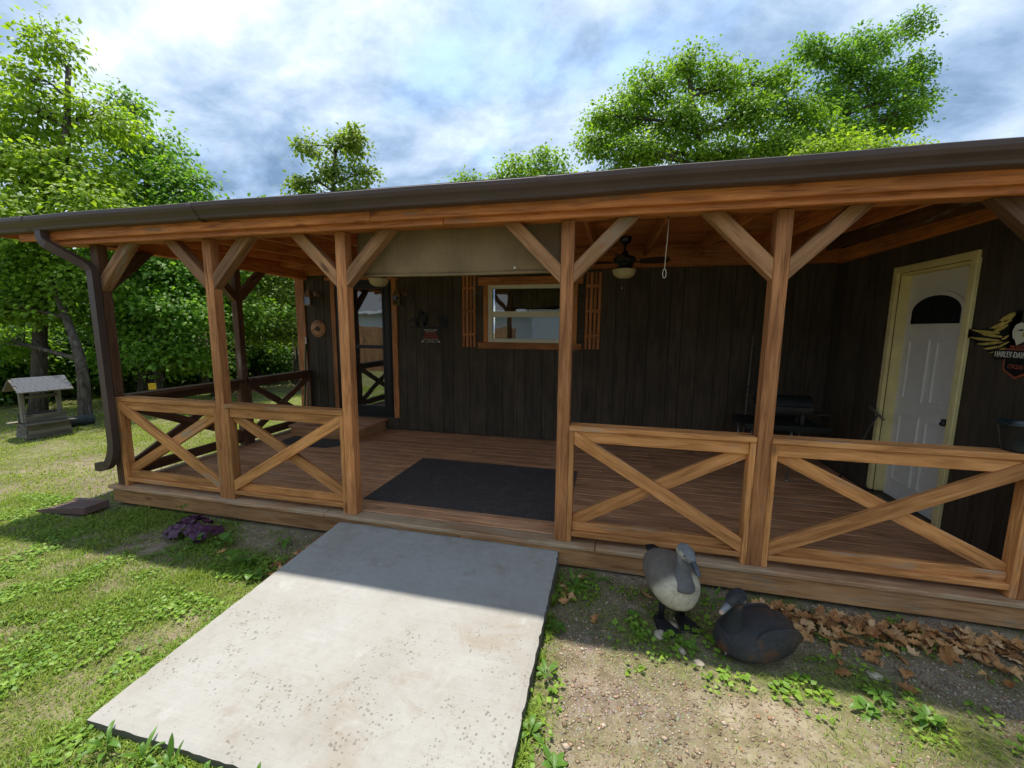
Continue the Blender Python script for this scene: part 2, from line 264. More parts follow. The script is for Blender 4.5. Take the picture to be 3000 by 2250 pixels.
def strip(name,p,q,w,axis,d0,th,rect,mat,parent):
    # slanted timber from p to q in the (s,z) plane cut off by rect=(s0,s1,z0,z1); depth d0..d0+th along the other axis
    (s0,z0),(s1,z1)=p,q; L=math.hypot(s1-s0,z1-z0); c,sn=(s1-s0)/L,(z1-z0)/L; e=.3
    P=[(s0-c*e+sn*w/2,z0-sn*e-c*w/2),(s1+c*e+sn*w/2,z1+sn*e-c*w/2),(s1+c*e-sn*w/2,z1+sn*e+c*w/2),(s0-c*e-sn*w/2,z0-sn*e+c*w/2)]
    for nx,nz,k in ((1,0,rect[1]),(-1,0,-rect[0]),(0,1,rect[3]),(0,-1,-rect[2])): P=clip(P,nx,nz,k)
    cs=sum(a for a,b in P)/len(P); cz=sum(b for a,b in P)/len(P)
    loc=[((a-cs)*c+(b-cz)*sn,-(a-cs)*sn+(b-cz)*c) for a,b in P]
    bm=bmesh.new(); vs=[bm.verts.new((a,-th/2,b)) for a,b in loc]; f=bm.faces.new(vs); r=bmesh.ops.extrude_face_region(bm,geom=[f])
    bmesh.ops.translate(bm,vec=(0,th,0),verts=[v for v in r['geom'] if isinstance(v,bmesh.types.BMVert)])
    bmesh.ops.recalc_face_normals(bm,faces=bm.faces); bmesh.ops.bevel(bm,geom=bm.edges[:],offset=.003,segments=1,affect='EDGES')
    S=V((1,0,0)) if axis=='x' else V((0,1,0)); Zw=V((0,0,1)); ex=S*c+Zw*sn; ez=S*-sn+Zw*c; ey=ez.cross(ex)
    C=S*cs+Zw*cz+(V((0,d0+th/2,0)) if axis=='x' else V((d0+th/2,0,0)))
    return from_bm(name,bm,mat,parent,False,Matrix(((ex.x,ey.x,ez.x,C.x),(ex.y,ey.y,ez.y,C.y),(ex.z,ey.z,ez.z,C.z),(0,0,0,1))))
def tube_geo(pts,rad,n=8,cap=True):
    pts=[V(p) for p in pts]; rad=rad if isinstance(rad,(list,tuple)) else [rad]*len(pts); vs=[];fs=[]
    t=(pts[1]-pts[0]).normalized(); a=V((0,0,1)) if abs(t.z)<.9 else V((1,0,0)); x=(a-t*a.dot(t)).normalized()
    for i,p in enumerate(pts):
        t=(pts[min(i+1,len(pts)-1)]-pts[max(i-1,0)]).normalized(); x=(x-t*x.dot(t)).normalized(); y=t.cross(x)
        for k in range(n):
            an=2*math.pi*k/n; vs.append(p+(x*math.cos(an)+y*math.sin(an))*rad[i])
    for i in range(len(pts)-1):
        for k in range(n): fs.append((i*n+k,i*n+(k+1)%n,(i+1)*n+(k+1)%n,(i+1)*n+k))
    if cap: fs.append(tuple(range(n))[::-1]); fs.append(tuple((len(pts)-1)*n+k for k in range(n)))
    return vs,fs
def tube(name,pts,rad,mat,parent=None,n=8): vs,fs=tube_geo(pts,rad,n); return obj(name,vs,fs,mat,parent,True)
def lathe(name,prof,mat,parent,loc,n=24,axis='z'):
    vs=[];fs=[]
    for r,z in prof:
        for k in range(n): a=2*math.pi*k/n; vs.append((loc[0]+r*math.cos(a),loc[1]+r*math.sin(a),loc[2]+z) if axis=='z' else (loc[0]+r*math.cos(a),loc[1]+z,loc[2]+r*math.sin(a)))
    for i in range(len(prof)-1):
        for k in range(n): fs.append((i*n+k,i*n+(k+1)%n,(i+1)*n+(k+1)%n,(i+1)*n+k))
    return obj(name,vs,fs,mat,parent,True)
def prism(name,poly,f3,th,mat,parent):  # polygon in 2D mapped by f3(u,v,depth)
    n=len(poly); vs=[f3(u,v,0) for u,v in poly]+[f3(u,v,th) for u,v in poly]
    fs=[tuple(range(n)),tuple(range(2*n-1,n-1,-1))]+[(i,(i+1)%n,n+(i+1)%n,n+i)[::-1] for i in range(n)]
    bm=bmesh.new(); bv=[bm.verts.new(v) for v in vs]
    for f in fs: bm.faces.new([bv[i] for i in f])
    bmesh.ops.triangulate(bm,faces=[f for f in bm.faces if len(f.verts)>4]); return from_bm(name,bm,mat,parent)
def text(name,s,size,mat,parent,M_,align='CENTER',ext=.0015,sx=1):
    cu=bpy.data.curves.new(name,'FONT'); cu.body=s; cu.size=size; cu.align_x=align; cu.align_y='CENTER'; cu.extrude=ext; cu.resolution_u=3
    tmp=bpy.data.objects.new('tmp',cu); COL.objects.link(tmp); dg=bpy.context.evaluated_depsgraph_get(); dg.update()
    me=bpy.data.meshes.new_from_object(tmp.evaluated_get(dg)); bpy.data.objects.remove(tmp); bpy.data.curves.remove(cu)
    me.materials.clear(); me.materials.append(M[mat]); return link(bpy.data.objects.new(name,me),parent,M_@Matrix.Diagonal((sx,1,1,1)))
def np_mesh(name,verts,faces,mat,parent=None,smooth=False):
    """verts (n,3) array, faces list of (k,m) int arrays"""
    me=bpy.data.meshes.new(name); me.vertices.add(len(verts)); me.vertices.foreach_set('co',np.asarray(verts,np.float32).ravel())
    loops=np.concatenate([f.ravel() for f in faces]); sizes=np.concatenate([np.full(len(f),f.shape[1]) for f in faces])
    me.loops.add(len(loops)); me.loops.foreach_set('vertex_index',loops.astype(np.int32)); me.polygons.add(len(sizes))
    st=np.zeros(len(sizes),np.int32); st[1:]=np.cumsum(sizes)[:-1]; me.polygons.foreach_set('loop_start',st)
    try: me.polygons.foreach_set('loop_total',sizes.astype(np.int32))
    except Exception: pass
    if smooth: me.polygons.foreach_set('use_smooth',np.ones(len(sizes),bool))
    me.update(calc_edges=True); me.materials.append(M[mat]); return link(bpy.data.objects.new(name,me),parent)
def vnoise(x,y,seed=0):
    def h(i,j): 
        k=np.sin(i*127.1+j*311.7+seed*74.7)*43758.5453; return k-np.floor(k)
    i,j=np.floor(x),np.floor(y); u,v=x-i,y-j; u=u*u*(3-2*u); v=v*v*(3-2*v)
    return (h(i,j)*(1-u)+h(i+1,j)*u)*(1-v)+(h(i,j+1)*(1-u)+h(i+1,j+1)*u)*v
def fbm(x,y,seed=0): return .5*vnoise(x,y,seed)+.28*vnoise(x*2.1,y*2.1,seed+1)+.14*vnoise(x*4.3,y*4.3,seed+2)+.08*vnoise(x*9,y*9,seed+3)
sst=lambda x,a,b: (lambda t:t*t*(3-2*t))(np.clip((x-a)/(b-a),0,1))
def gz(x,y):
    x=np.asarray(x,float); y=np.asarray(y,float)
    z=-.205+.022*(fbm(x*1.7,y*1.7,5)-.5)*2+.010*(fbm(x*7,y*7,8)-.5)*2-.02*sst(-x,-.2,1.2)*sst(y,-1.5,0)
    far=sst(np.hypot(x-4,y),9,30); return z+far*.5*(fbm(x*.13,y*.13,3)-.5)
GZ=lambda x,y: float(gz(x,y))
# grass cover map (0..1) used by the ground colour and by the scattered blades
def cover(x,y):
    x=np.asarray(x,float); y=np.asarray(y,float); n=fbm(x*1.6+3,y*1.6,21); n2=fbm(x*4.1,y*4.1,31)
    left=np.clip(.60+2.1*(n-.46)+1.3*(n2-.5),0,1); left=np.maximum(left,.55*sst(-y,1.55,1.9)); left=np.maximum(left,.8*np.exp(-((x-2.5)/.13)**2)*sst(-y,.7,1.0)*np.clip(.4+n2,0,1))
    left*=1-.75*sst(x,1.4,2.3)*sst(y,-.62,-.2)                      # bare soil by the slab and skirt
    gx=np.exp(-(((x+.55)/.75)**2+((y-.5)/.7)**2)); left*=1-.8*gx*sst(n2,.3,.6)
    gx=np.exp(-(((x+1.6)/1.3)**2+((y-.9)/.35)**2)); left*=1-.75*gx*sst(n2,.32,.55)
    right=np.clip(.25+1.9*(n2-.5)+.8*(n-.5),0,1)
    for cx,cy,rx,ry,a in ((4.62,-.22,.22,.22,.9),(4.53,-1.1,.1,.5,.75),(5.0,-.16,.35,.12,.6),(5.35,-.35,.22,.14,.6),(5.75,-.72,.36,.13,.95),(6.05,-.60,.30,.18,.95),(6.3,-.85,.35,.2,1.0),(4.9,-1.25,.5,.18,.35),(6.9,-.42,.35,.15,.5),(5.5,-1.05,.6,.25,.35)):
        right=np.maximum(right,a*np.exp(-(((x-cx)/rx)**2+((y-cy)/ry)**2))*np.clip(.6+1.2*n2,0,1.1))
    w=sst(x,3.2,3.8); o=left*(1-w)+right*w; return np.maximum(o,.85*sst(-y,1.7,1.78)*sst(-x,-4.75,-4.4)*np.clip(.35+1.3*n2,0,1))
inslab=lambda x,y,m=0: (x>2.57-m)&(x<4.46+m)&(y>-1.745-m)&(y<.1)
# ------------------------------------------------------------------ ground and path
def ground():
    ax=np.concatenate([-np.geomspace(120,6,26),np.arange(-5.8,-1.2,.15),np.arange(-1.2,8.2,.06),np.arange(8.3,13,.4),np.geomspace(14,140,22)])
    ay=np.concatenate([-np.geomspace(120,5,24),np.arange(-4.8,-2.2,.2),np.arange(-2.2,.4,.06),np.arange(.45,5,.15),np.geomspace(5.4,140,28)])
    X,Y=np.meshgrid(ax,ay); Z=gz(X,Y); nx,ny=len(ax),len(ay); idx=np.arange(nx*ny).reshape(ny,nx)
    f=np.stack([idx[:-1,:-1],idx[:-1,1:],idx[1:,1:],idx[1:,:-1]],-1).reshape(-1,4)
    o=np_mesh('ground',np.stack([X,Y,Z],-1).reshape(-1,3),[f],'soil',None,True); o['kind']='structure'
    c=cover(X,Y); c=np.where((Y<-2.6)|(X<-2.2)|(Y>3),np.maximum(c,.75),c)
    a=o.data.attributes.new('grass','FLOAT','POINT'); a.data.foreach_set('value',c.ravel().astype(np.float32))
ground()
def slab():
    bm=bmesh.new(); NX=60; xs=np.linspace(2.57,4.46,NX); ys=np.linspace(-1.745,.026,NX); jr=random.Random(2)
    def top(x,y): 
        t=(y+1.745)/1.771; return -.150+.083*t
    ch=lambda:jr.gauss(0,.0022)+(jr.random()<.10)*jr.uniform(.003,.010)
    grid=[]
    for j,y in enumerate(ys):
        row=[]
        for i,x in enumerate(xs):
            dx=(abs(ch()) if i==0 else -abs(ch()) if i==NX-1 else 0); dy=abs(ch()) if j==0 else 0; e_=min(i,NX-1-i,j)
            row.append(bm.verts.new((x+dx,y+dy,top(x,y)-(.006 if e_==0 else 0)+.0012*math.sin(7*x+3*y))))
        grid.append(row)
    for j in range(NX-1):
        for i in range(NX-1): bm.faces.new((grid[j][i],grid[j][i+1],grid[j+1][i+1],grid[j+1][i]))
    q=NX-1; ring=[grid[0][i] for i in range(NX)]+[grid[j][q] for j in range(1,NX)]+[grid[q][i] for i in range(q-1,-1,-1)]+[grid[j][0] for j in range(q-1,0,-1)]
    dn=[bm.verts.new((v.co.x,v.co.y,-.33)) for v in ring]
    for k in range(len(ring)): bm.faces.new((ring[k],dn[k],dn[(k+1)%len(ring)],ring[(k+1)%len(ring)]))
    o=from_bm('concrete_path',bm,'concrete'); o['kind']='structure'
slab()
# ------------------------------------------------------------------ cabin
def boxes(name,lst,mat,parent=None):
    bm=bmesh.new()
    for lo,hi in lst:
        r=bmesh.ops.create_cube(bm,size=1)['verts']; d=V(hi)-V(lo); bmesh.ops.scale(bm,vec=d,verts=r); bmesh.ops.translate(bm,vec=(V(lo)+V(hi))/2,verts=r)
    return from_bm(name,bm,mat,parent)
D=2.845; XW=7.35
cabin=thing('cabin',(3.6,5,-.2),'dark brown plank-sided cabin behind the porch with wing at the right','cabin')
DO=(.55,1.53,.19,2.31); WO=(3.05,4.255,1.39,2.212)
wy0,wy1=D+.016,D+.12; zt=2.66; zb=-.25
wall=boxes('wall',[((-.1,wy0,zb),(DO[0],wy1,zt)),((DO[0],wy0,zb),(DO[1],wy1,DO[2])),((DO[0],wy0,DO[3]),(DO[1],wy1,zt)),((DO[1],wy0,zb),(WO[0],wy1,zt)),((WO[0],wy0,zb),(WO[1],wy1,WO[2])),((WO[0],wy0,WO[3]),(WO[1],wy1,zt)),((WO[1],wy0,zb),(XW+.1,wy1,zt)),((-.1,wy1,zb),(0,9,zt))],'wood_siding',cabin)
G=[0.0,.19,.335,.481,.70,.93,1.16,1.38,1.6,1.749,1.918,2.123,2.337,2.511,2.767,3.031,3.277,3.439,3.598,3.856,4.03,4.22,4.422,4.617,4.83,4.999,5.243,5.511,5.662,5.856,6.083,6.261,6.498,6.70,6.91,7.12,7.345]
for a,b in zip(G[:-1],G[1:]):
    a2,b2=a+.003,b-.003; segs=[(0.004,2.56)]
    for o in (DO,WO):
        ov=min(b2,o[1])-max(a2,o[0])
        if ov>.02:
            ns=[]
            for s0,s1 in segs:
                if o[2]>s0+.02: ns.append((s0,o[2]-.001))
                if o[3]<s1-.02: ns.append((o[3]+.001,s1))
            segs=ns
    for s0,s1 in segs: plank('siding_plank',((a2+b2)/2,D+.0075,s0),((a2+b2)/2,D+.0075,s1),b2-a2,.015,'wood_siding',wall,(0,-1,0),.002)
# wing wall on the right with the white door
EO=(.95,1.755,.03,2.125)
wx0,wx1=XW+.016,XW+.13
side=boxes('side_wall',[((wx0,.0,zb),(wx1,EO[0],2.56)),((wx0,EO[0],EO[3]),(wx1,EO[1],2.56)),((wx0,EO[0],zb),(wx1,EO[1],EO[2])),((wx0,EO[1],zb),(wx1,D,2.56)),((wx1,.0,zb),(11.5,.1,2.42))],'wood_siding',cabin)
gy=[.0,.12,.27,.46,.66,.84,1.03,1.25,1.44,1.66,1.86,2.05,2.25,2.44,2.65,2.842]
for a,b in zip(gy[:-1],gy[1:]):
    a2,b2=a+.003,b-.003; z0=-.19 if a<.13 else .004; segs=[(z0,2.55)]; ov=min(b2,EO[1])-max(a2,EO[0])
    if ov>.03: segs=[(EO[3]+.001,2.55)]
    for s0,s1 in segs: plank('siding_plank',(XW+.0075,(a2+b2)/2,s0),(XW+.0075,(a2+b2)/2,s1),b2-a2,.015,'wood_siding',side,(-1,0,0),.002)
plank('corner_board',(-.085,D-.012,-.19),(-.085,D-.012,2.40),.165,.022,'wood_post',cabin,(0,-1,0))
for nm,a,b,w in (('door_casing',(.513,D-.010,.19),(.513,D-.010,2.307),.075),('door_casing',(1.573,D-.010,.185),(1.573,D-.010,2.307),.088)): plank(nm,a,b,w,.022,'wood_trim',cabin,(0,-1,0))
plank('door_casing',(.38,D-.010,2.332),(1.648,D-.010,2.332),.048,.024,'wood_trim',cabin,(0,-1,0))
# storm door
y=D-.004
sd=boxes('storm_door',[((.556,y,.192),(.70,y+.035,2.305)),((1.357,y,.192),(1.496,y+.035,2.305)),((.70,y,2.17),(1.357,y+.035,2.305)),((.70,y,.192),(1.357,y+.035,.36)),((.70,y+.004,1.262),(1.357,y+.03,1.318))],'storm_black',cabin)
boxes('storm_frame',[((1.496,y+.012,.192),(1.529,y+.05,2.305)),((.551,y+.012,.192),(.556,y+.05,2.305))],'storm_black',cabin)
boxes('moulding',[((1.375,y-.008,.21),(1.392,y,2.29)),((1.465,y-.008,.21),(1.478,y,2.29)),((.72,y-.008,.215),(1.34,y,.228)),((.72,y-.008,.325),(1.34,y,.338))],'storm_black',sd)
for z0,z1 in ((.36,1.262),(1.318,2.17)): obj('pane',[(.70,y+.018,z0),(1.357,y+.018,z0),(1.357,y+.018,z1),(.70,y+.018,z1)],[(0,1,2,3)],'storm_glass',sd)
tube('handle',[(.66,y-.002,1.06),(.66,y-.05,1.06),(.66,y-.05,1.2),(.66,y-.002,1.2)],.009,'steel',sd,6)
boxes('inner_door',[((.56,D+.085,.192),(1.52,D+.12,2.30))],'room_dark',cabin)
# window
win=boxes('window',[((3.053,D-.012,1.394),(3.114,D+.05,2.210)),((4.19,D-.012,1.394),(4.2515,D+.05,2.210)),((3.114,D-.012,2.146),(4.19,D+.05,2.210)),((3.114,D-.012,1.394),(4.19,D+.05,1.438)),((3.114,D-.008,1.757),(4.19,D+.05,1.831))],'vinyl_cream',cabin)
for i,(z0,z1) in enumerate(((1.438,1.757),(1.831,2.146))): obj('pane',[(3.114,D+.022-.008*i,z0),(4.19,D+.022-.008*i,z0),(4.19,D+.022-.008*i,z1),(3.114,D+.022-.008*i,z1)],[(0,1,2,3)],'window_glass',win)
boxes('sash',[((3.114,D+.008,1.438),(3.124,D+.03,1.757)),((3.114,D+.008,1.438),(4.19,D+.03,1.447)),((3.114,D+.008,1.748),(4.19,D+.03,1.757))],'steel',win)
vs=[];fs=[]
for k in range(61):
    x=3.12+1.07*k/60; dy=.02*math.sin(k*1.9)+.012*math.sin(k*.7); zl=1.93-.05*math.sin(math.pi*k/60)
    vs+= [(x,D+.10+dy,2.2),(x,D+.10+dy*1.4,zl)]
    if k: fs.append((2*k-2,2*k,2*k+1,2*k-1))
obj('curtain',vs,fs,'curtain',win,True)
vs=[];fs=[]
for k in range(25):
    x=3.12+.24*k/24; dy=.018*math.sin(k*2.2); vs+=[(x,D+.14+dy,2.2),(x*.97+.08,D+.14+dy,1.42)]
    if k: fs.append((2*k-2,2*k,2*k+1,2*k-1))
obj('curtain',vs,fs,'curtain',win,True)
boxes('room',[((2.9,D+.9,1.2),(4.4,D+.95,2.4))],'room_dark',cabin)
plank('window_trim',(2.903,D-.010,2.252),(4.387,D-.010,2.252),.112,.024,'wood_trim',cabin,(0,-1,0))
plank('window_sill',(2.901,D-.010,1.347),(4.390,D-.010,1.347),.092,.028,'wood_trim',cabin,(0,-1,0))
for x in (3.018,4.285): plank('window_trim',(x,D-.010,1.394),(x,D-.010,2.195),.066,.020,'wood_trim',cabin,(0,-1,0))
for x0,x1 in ((2.664,2.867),(4.425,4.627)):
    w=.037; xs=[x0+w/2+i*(x1-x0-w)/3 for i in range(4)]
    first=None
    for i,x in enumerate(xs):
        o=plank('shutter' if i==0 else 'slat',(x,D-.009,1.318),(x,D-.009,2.345),w,.018,'wood_trim',cabin if i==0 else first,(0,-1,0),.003)
        if i==0: first=o
    for z in (2.162,1.833,1.499): plank('batten',(x0,D-.0265,z),(x1,D-.0265,z),.037,.016,'wood_trim',first,(0,-1,0),.003)
for k in range(20):
    xa=XW+.002+k*.207; plank('siding_plank',(xa+.1035,-.009,-.19),(xa+.1035,-.009,2.41),.2,.015,'wood_siding',side,(0,-1,0),.002)
# white entry door in the wing wall
def casing():
    x0=XW-.018
    for nm,lo,hi in (('door_jamb',(x0,EO[1],EO[2]+.012),(XW+.012,EO[1]+.058,2.183)),('door_jamb',(x0,EO[0]-.062,EO[2]+.012),(XW+.012,EO[0],2.183)),('door_jamb',(x0,EO[0]+.001,EO[3]),(XW+.012,EO[1]-.001,2.182))): block(nm,lo,hi,'yellow_casing',cabin)
    block('door_stop',(XW+.014,EO[1]-.022,EO[2]+.012),(XW+.125,EO[1]-.001,EO[3]-.002),'yellow_casing',cabin,.002); block('door_stop',(XW+.014,EO[0]+.001,EO[2]+.012),(XW+.125,EO[0]+.022,EO[3]-.002),'yellow_casing',cabin,.002); block('door_stop',(XW+.014,EO[0]+.023,EO[3]-.024),(XW+.125,EO[1]-.023,EO[3]-.003),'yellow_casing',cabin,.002)
casing()
ed=block('entry_door',(XW+.085,EO[0]+.024,.032),(XW+.123,EO[1]-.024,EO[3]-.026),'door_white',cabin,.003)
xd=XW+.085; yc=(EO[0]+EO[1])/2
def panel_frame(y0,y1,z0,z1):
    w=.016; return boxes('panel',[((xd-.013,y0,z0),(xd+.002,y0+w,z1)),((xd-.013,y1-w,z0),(xd+.002,y1,z1)),((xd-.013,y0+w,z0),(xd+.002,y1-w,z0+w)),((xd-.013,y0+w,z1-w),(xd+.002,y1-w,z1)),((xd-.004,y0+.035,z0+.035),(xd+.002,y1-.035,z1-.035))],'door_white',ed)
for y0,y1 in ((yc-.29,yc-.04),(yc+.04,yc+.29)):
    for z0,z1 in ((.98,1.52),(.20,.84)): panel_frame(y0,y1,z0,z1)
arch=[(-.27,1.66),(.27,1.66),(.27,1.76)]+[(.27*math.cos(t),1.76+.135*math.sin(t)) for t in np.linspace(.12,math.pi-.12,16)]+[(-.27,1.76)]
big=[(u*1.10,1.74+(v-1.74)*1.2) for u,v in arch]
prism('fanlight_moulding',big,lambda u,v,d:(xd-.001-d,yc+u,v),.022,'door_white',ed)
prism('fanlight',arch,lambda u,v,d:(xd-.0235-d,yc+u,v),.003,'fan_glass',ed)
lathe('knob',[(0,-.055),(.022,-.05),(.028,-.035),(.02,-.018),(.012,0),(.03,.0)],'fan_black',ed,(XW+.03,EO[0]+.09,.90),12,'z')
block('threshold',(XW-.06,EO[0]-.02,.002),(XW+.12,EO[1]+.03,.028),'storm_black',cabin)
# roof over the whole house (above the line of sight)
rz=lambda y:2.527+.05*y
def roof():
    vs=[];fs=[]
    n=0; ys=np.arange(-.14,8.2,.14)
    for a in ys:
        z0=rz(a)+.036; z1=rz(a+.17)+.026
        vs+=[(-1.0,a,z0-.012),(11.8,a,z0-.012),(-1.0,a,z0),(11.8,a,z0),(-1.0,a+.17,z1),(11.8,a+.17,z1)]
        fs+=[(n,n+1,n+3,n+2),(n+2,n+3,n+5,n+4)]; n+=6
    r=obj('roof',vs,fs,'shingle',cabin)
    boxes('roof_deck',[((-.96,2.835,2.665),(7.36,2.99,2.70))],'wood_ceiling',cabin)
    boxes('wing_soffit',[((7.40,-.07,2.47),(11.7,.0,2.50))],'wood_fascia',cabin)
roof()
# ------------------------------------------------------------------ porch
porch=thing('porch',(3.6,1.4,-.2),'open timber porch with cross-braced railings and red-brown plank floor','porch')
deck=boxes('deck_frame',[((.02,.075,-.17),(7.30,.11,-.036)),((.02,1.4,-.17),(7.30,1.44,-.036)),((.02,2.78,-.17),(7.30,2.82,-.036))]+[((x,.11,-.17),(x+.04,2.78,-.036)) for x in np.arange(.3,7.3,.61)],'wood_skirt',porch)
rb=random.Random(4)
n=19; p=(D-.143)/n
for i in range(n):
    y0=.143+i*p; cuts=[.103,rb.choice((1.9,2.5,3.1,3.7,4.75)),rb.choice((4.9,5.3,5.9,9)),7.345]; cuts=[c for c in sorted(set(cuts)) if c<=7.345]
    for a,b in zip(cuts[:-1],cuts[1:]):
        if b-a>.3: plank('deck_board',(a+.0015,y0+p/2,-.0165+rb.uniform(-.001,.0015)),(b-.0015,y0+p/2,-.0165),p-.0035,.033,'wood_deck',deck)
for a,b in ((-.05,2.44),(2.443,4.722),(4.726,7.31)): plank('nosing_board',(a,.070,-.0155),(b,.070,-.0155),.140,.033,'wood_nosing',deck,bev=.006)
plank('nosing_board',(.026,.143,-.0145),(.026,D,-.0145),.148,.033,'wood_nosing',deck,bev=.006)
for a,b in ((-.03,3.66),(3.663,7.29)): plank('skirt_board',(a,.049,-.105),(b,.049,-.105),.145,.036,'wood_skirt',deck,(0,-1,0))
plank('skirt_board',(-.012,.07,-.105),(-.012,D,-.105),.145,.036,'wood_skirt',deck,(-1,0,0))
for x in (.14,2.0,4.1,6.2): block('footing',(x-.06,.09,-.32),(x+.06,.2,-.172),'wood_grey',deck)
PX=dict(A=.0297,B=1.3343,C=2.6398,D=4.4181,E=5.7347,F=7.2058); W=.089; S=.038; yp=.0436; ZT=2.323
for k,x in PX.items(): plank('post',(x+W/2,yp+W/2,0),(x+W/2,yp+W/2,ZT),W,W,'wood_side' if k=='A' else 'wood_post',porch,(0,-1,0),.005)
gx=-.03; gyp=1.535
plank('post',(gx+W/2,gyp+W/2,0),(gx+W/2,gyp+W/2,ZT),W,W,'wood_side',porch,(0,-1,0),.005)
def knee(face,dirn,axis,d0,mat='wood_brace'): strip('knee_brace',(face,1.967),(face+dirn*.385,ZT+.03),.092,axis,d0,.084,((face,face+.6) if dirn>0 else (face-.6,face))+(1.5,ZT+.001),mat,porch)
for k,x in PX.items():
    if k!='F': knee(x+W,1,'x',yp+.0025)
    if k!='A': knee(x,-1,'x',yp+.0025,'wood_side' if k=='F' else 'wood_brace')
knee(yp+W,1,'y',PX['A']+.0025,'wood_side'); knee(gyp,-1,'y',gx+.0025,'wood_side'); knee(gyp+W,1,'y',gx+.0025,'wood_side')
CAPZ=.895
def panel(axis,s0,s1,d0,front,studs,caps=None,mat='wood_rail'):
    """railing bay between two posts; s along axis, d0 front of the members"""
    B=lambda nm,sa,sb,da,db,za,zb,mt=None,par=None: block(nm,(sa,da,za) if axis=='x' else (da,sa,za),(sb,db,zb) if axis=='x' else (db,sb,zb),mat,par)
    ca,cb=caps or (s0,s1)
    r=B('railing',ca+.001,cb-.001,d0-.003,d0+.122,CAPZ-.038,CAPZ,mat,porch)
    a,b=s0,s1
    if studs[0]: B('stud',s0+.001,s0+S,d0+.0015,d0+W,0.001,CAPZ-.039,mat,r); a=s0+S
    if studs[1]: B('stud',s1-S,s1-.001,d0+.0015,d0+W,0.001,CAPZ-.039,mat,r); b=s1-S
    B('sub_rail',a+.001,b-.001,d0+.016,d0+.054,.772,CAPZ-.0395,mat,r)
    B('bottom_rail',a+.001,b-.001,d0+.003,d0+.086,.05,.086,mat,r)
    B('bottom_rail',a+.001,b-.001,d0+.034,d0+.072,.087,.152,mat,r)
    up=((a,.13),(b,.81)); dn=((a,.81),(b,.13)); F,R=(dn,up) if front=='\\' else (up,dn)
    strip('cross_brace',F[0],F[1],.089,axis,d0+.0035,.037,(a+.0015,b-.0015,.0875,.855),mat,r)
    strip('cross_brace',(R[0][0],R[0][1]+.02*(1 if R is up else -1)),(R[1][0],R[1][1]+.02*(-1 if R is up else 1)),.089,axis,d0+.0425,.037,(a+.0015,b-.0015,.1525,.7715),mat,r)
    return r
panel('x',PX['A']+W,PX['B'],yp,'\\',(1,1)); panel('x',PX['B']+W,PX['C'],yp,'/',(1,1)); panel('x',PX['D']+W,PX['E'],yp,'\\',(1,1)); panel('x',PX['E']+W,PX['F'],yp,'/',(1,1))
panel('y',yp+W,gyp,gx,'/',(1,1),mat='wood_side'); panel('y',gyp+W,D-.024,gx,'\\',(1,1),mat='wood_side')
# roof framing
beam=plank('beam',(-.34,.088,2.392),(7.345,.088,2.392),.096,.134,'wood_fascia',porch)
plank('beam',(gx+W/2,.14,2.392),(gx+W/2,D-.002,2.392),.096,.134,'wood_fascia',porch)
plank('fascia_board',(-.585,-.091,2.437),(3.05,-.091,2.437),.184,.036,'wood_fascia',porch,(0,-1,0)); plank('fascia_board',(3.053,-.091,2.437),(11.7,-.091,2.437),.184,.036,'wood_fascia',porch,(0,-1,0))
plank('trim_board',(-.23,-.053,2.370),(3.6,-.053,2.370),.130,.036,'wood_fascia',porch,(0,-1,0)); plank('trim_board',(3.603,-.053,2.370),(7.345,-.053,2.370),.130,.036,'wood_fascia',porch,(0,-1,0))
for x in [-.42]+[.28+.61*k for k in range(11)]+[6.76,7.2]:
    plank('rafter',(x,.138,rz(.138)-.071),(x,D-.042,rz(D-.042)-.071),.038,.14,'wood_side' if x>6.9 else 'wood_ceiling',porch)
plank('ledger',(-.42,D-.021,2.525),(7.34,D-.021,2.525),.275,.038,'wood_ceiling',porch,(0,-1,0)); 
plank('rafter',(7.328,.14,2.45),(7.328,D-.045,2.45),.038,.16,'wood_ceiling',porch)
nb=17; pb=(D+.06)/nb
for i in range(nb):
    ya=-.07+i*pb; c=rb.choice((2.1,2.72,3.33,3.94,4.55))
    for a,b in ((-.95,c),(c,7.36)): plank('ceiling_board',(a+.001,ya+pb/2,rz(ya+pb/2)+.0105),(b-.001,ya+pb/2,rz(ya+pb/2)+.0105),pb-.003,.020,'wood_ceiling',porch,(0,-.05,1),.002)
plank('barge_board',(-.96,-.11,2.49),(-.96,D,2.63),.16,.03,'wood_fascia',porch,(-1,0,0))
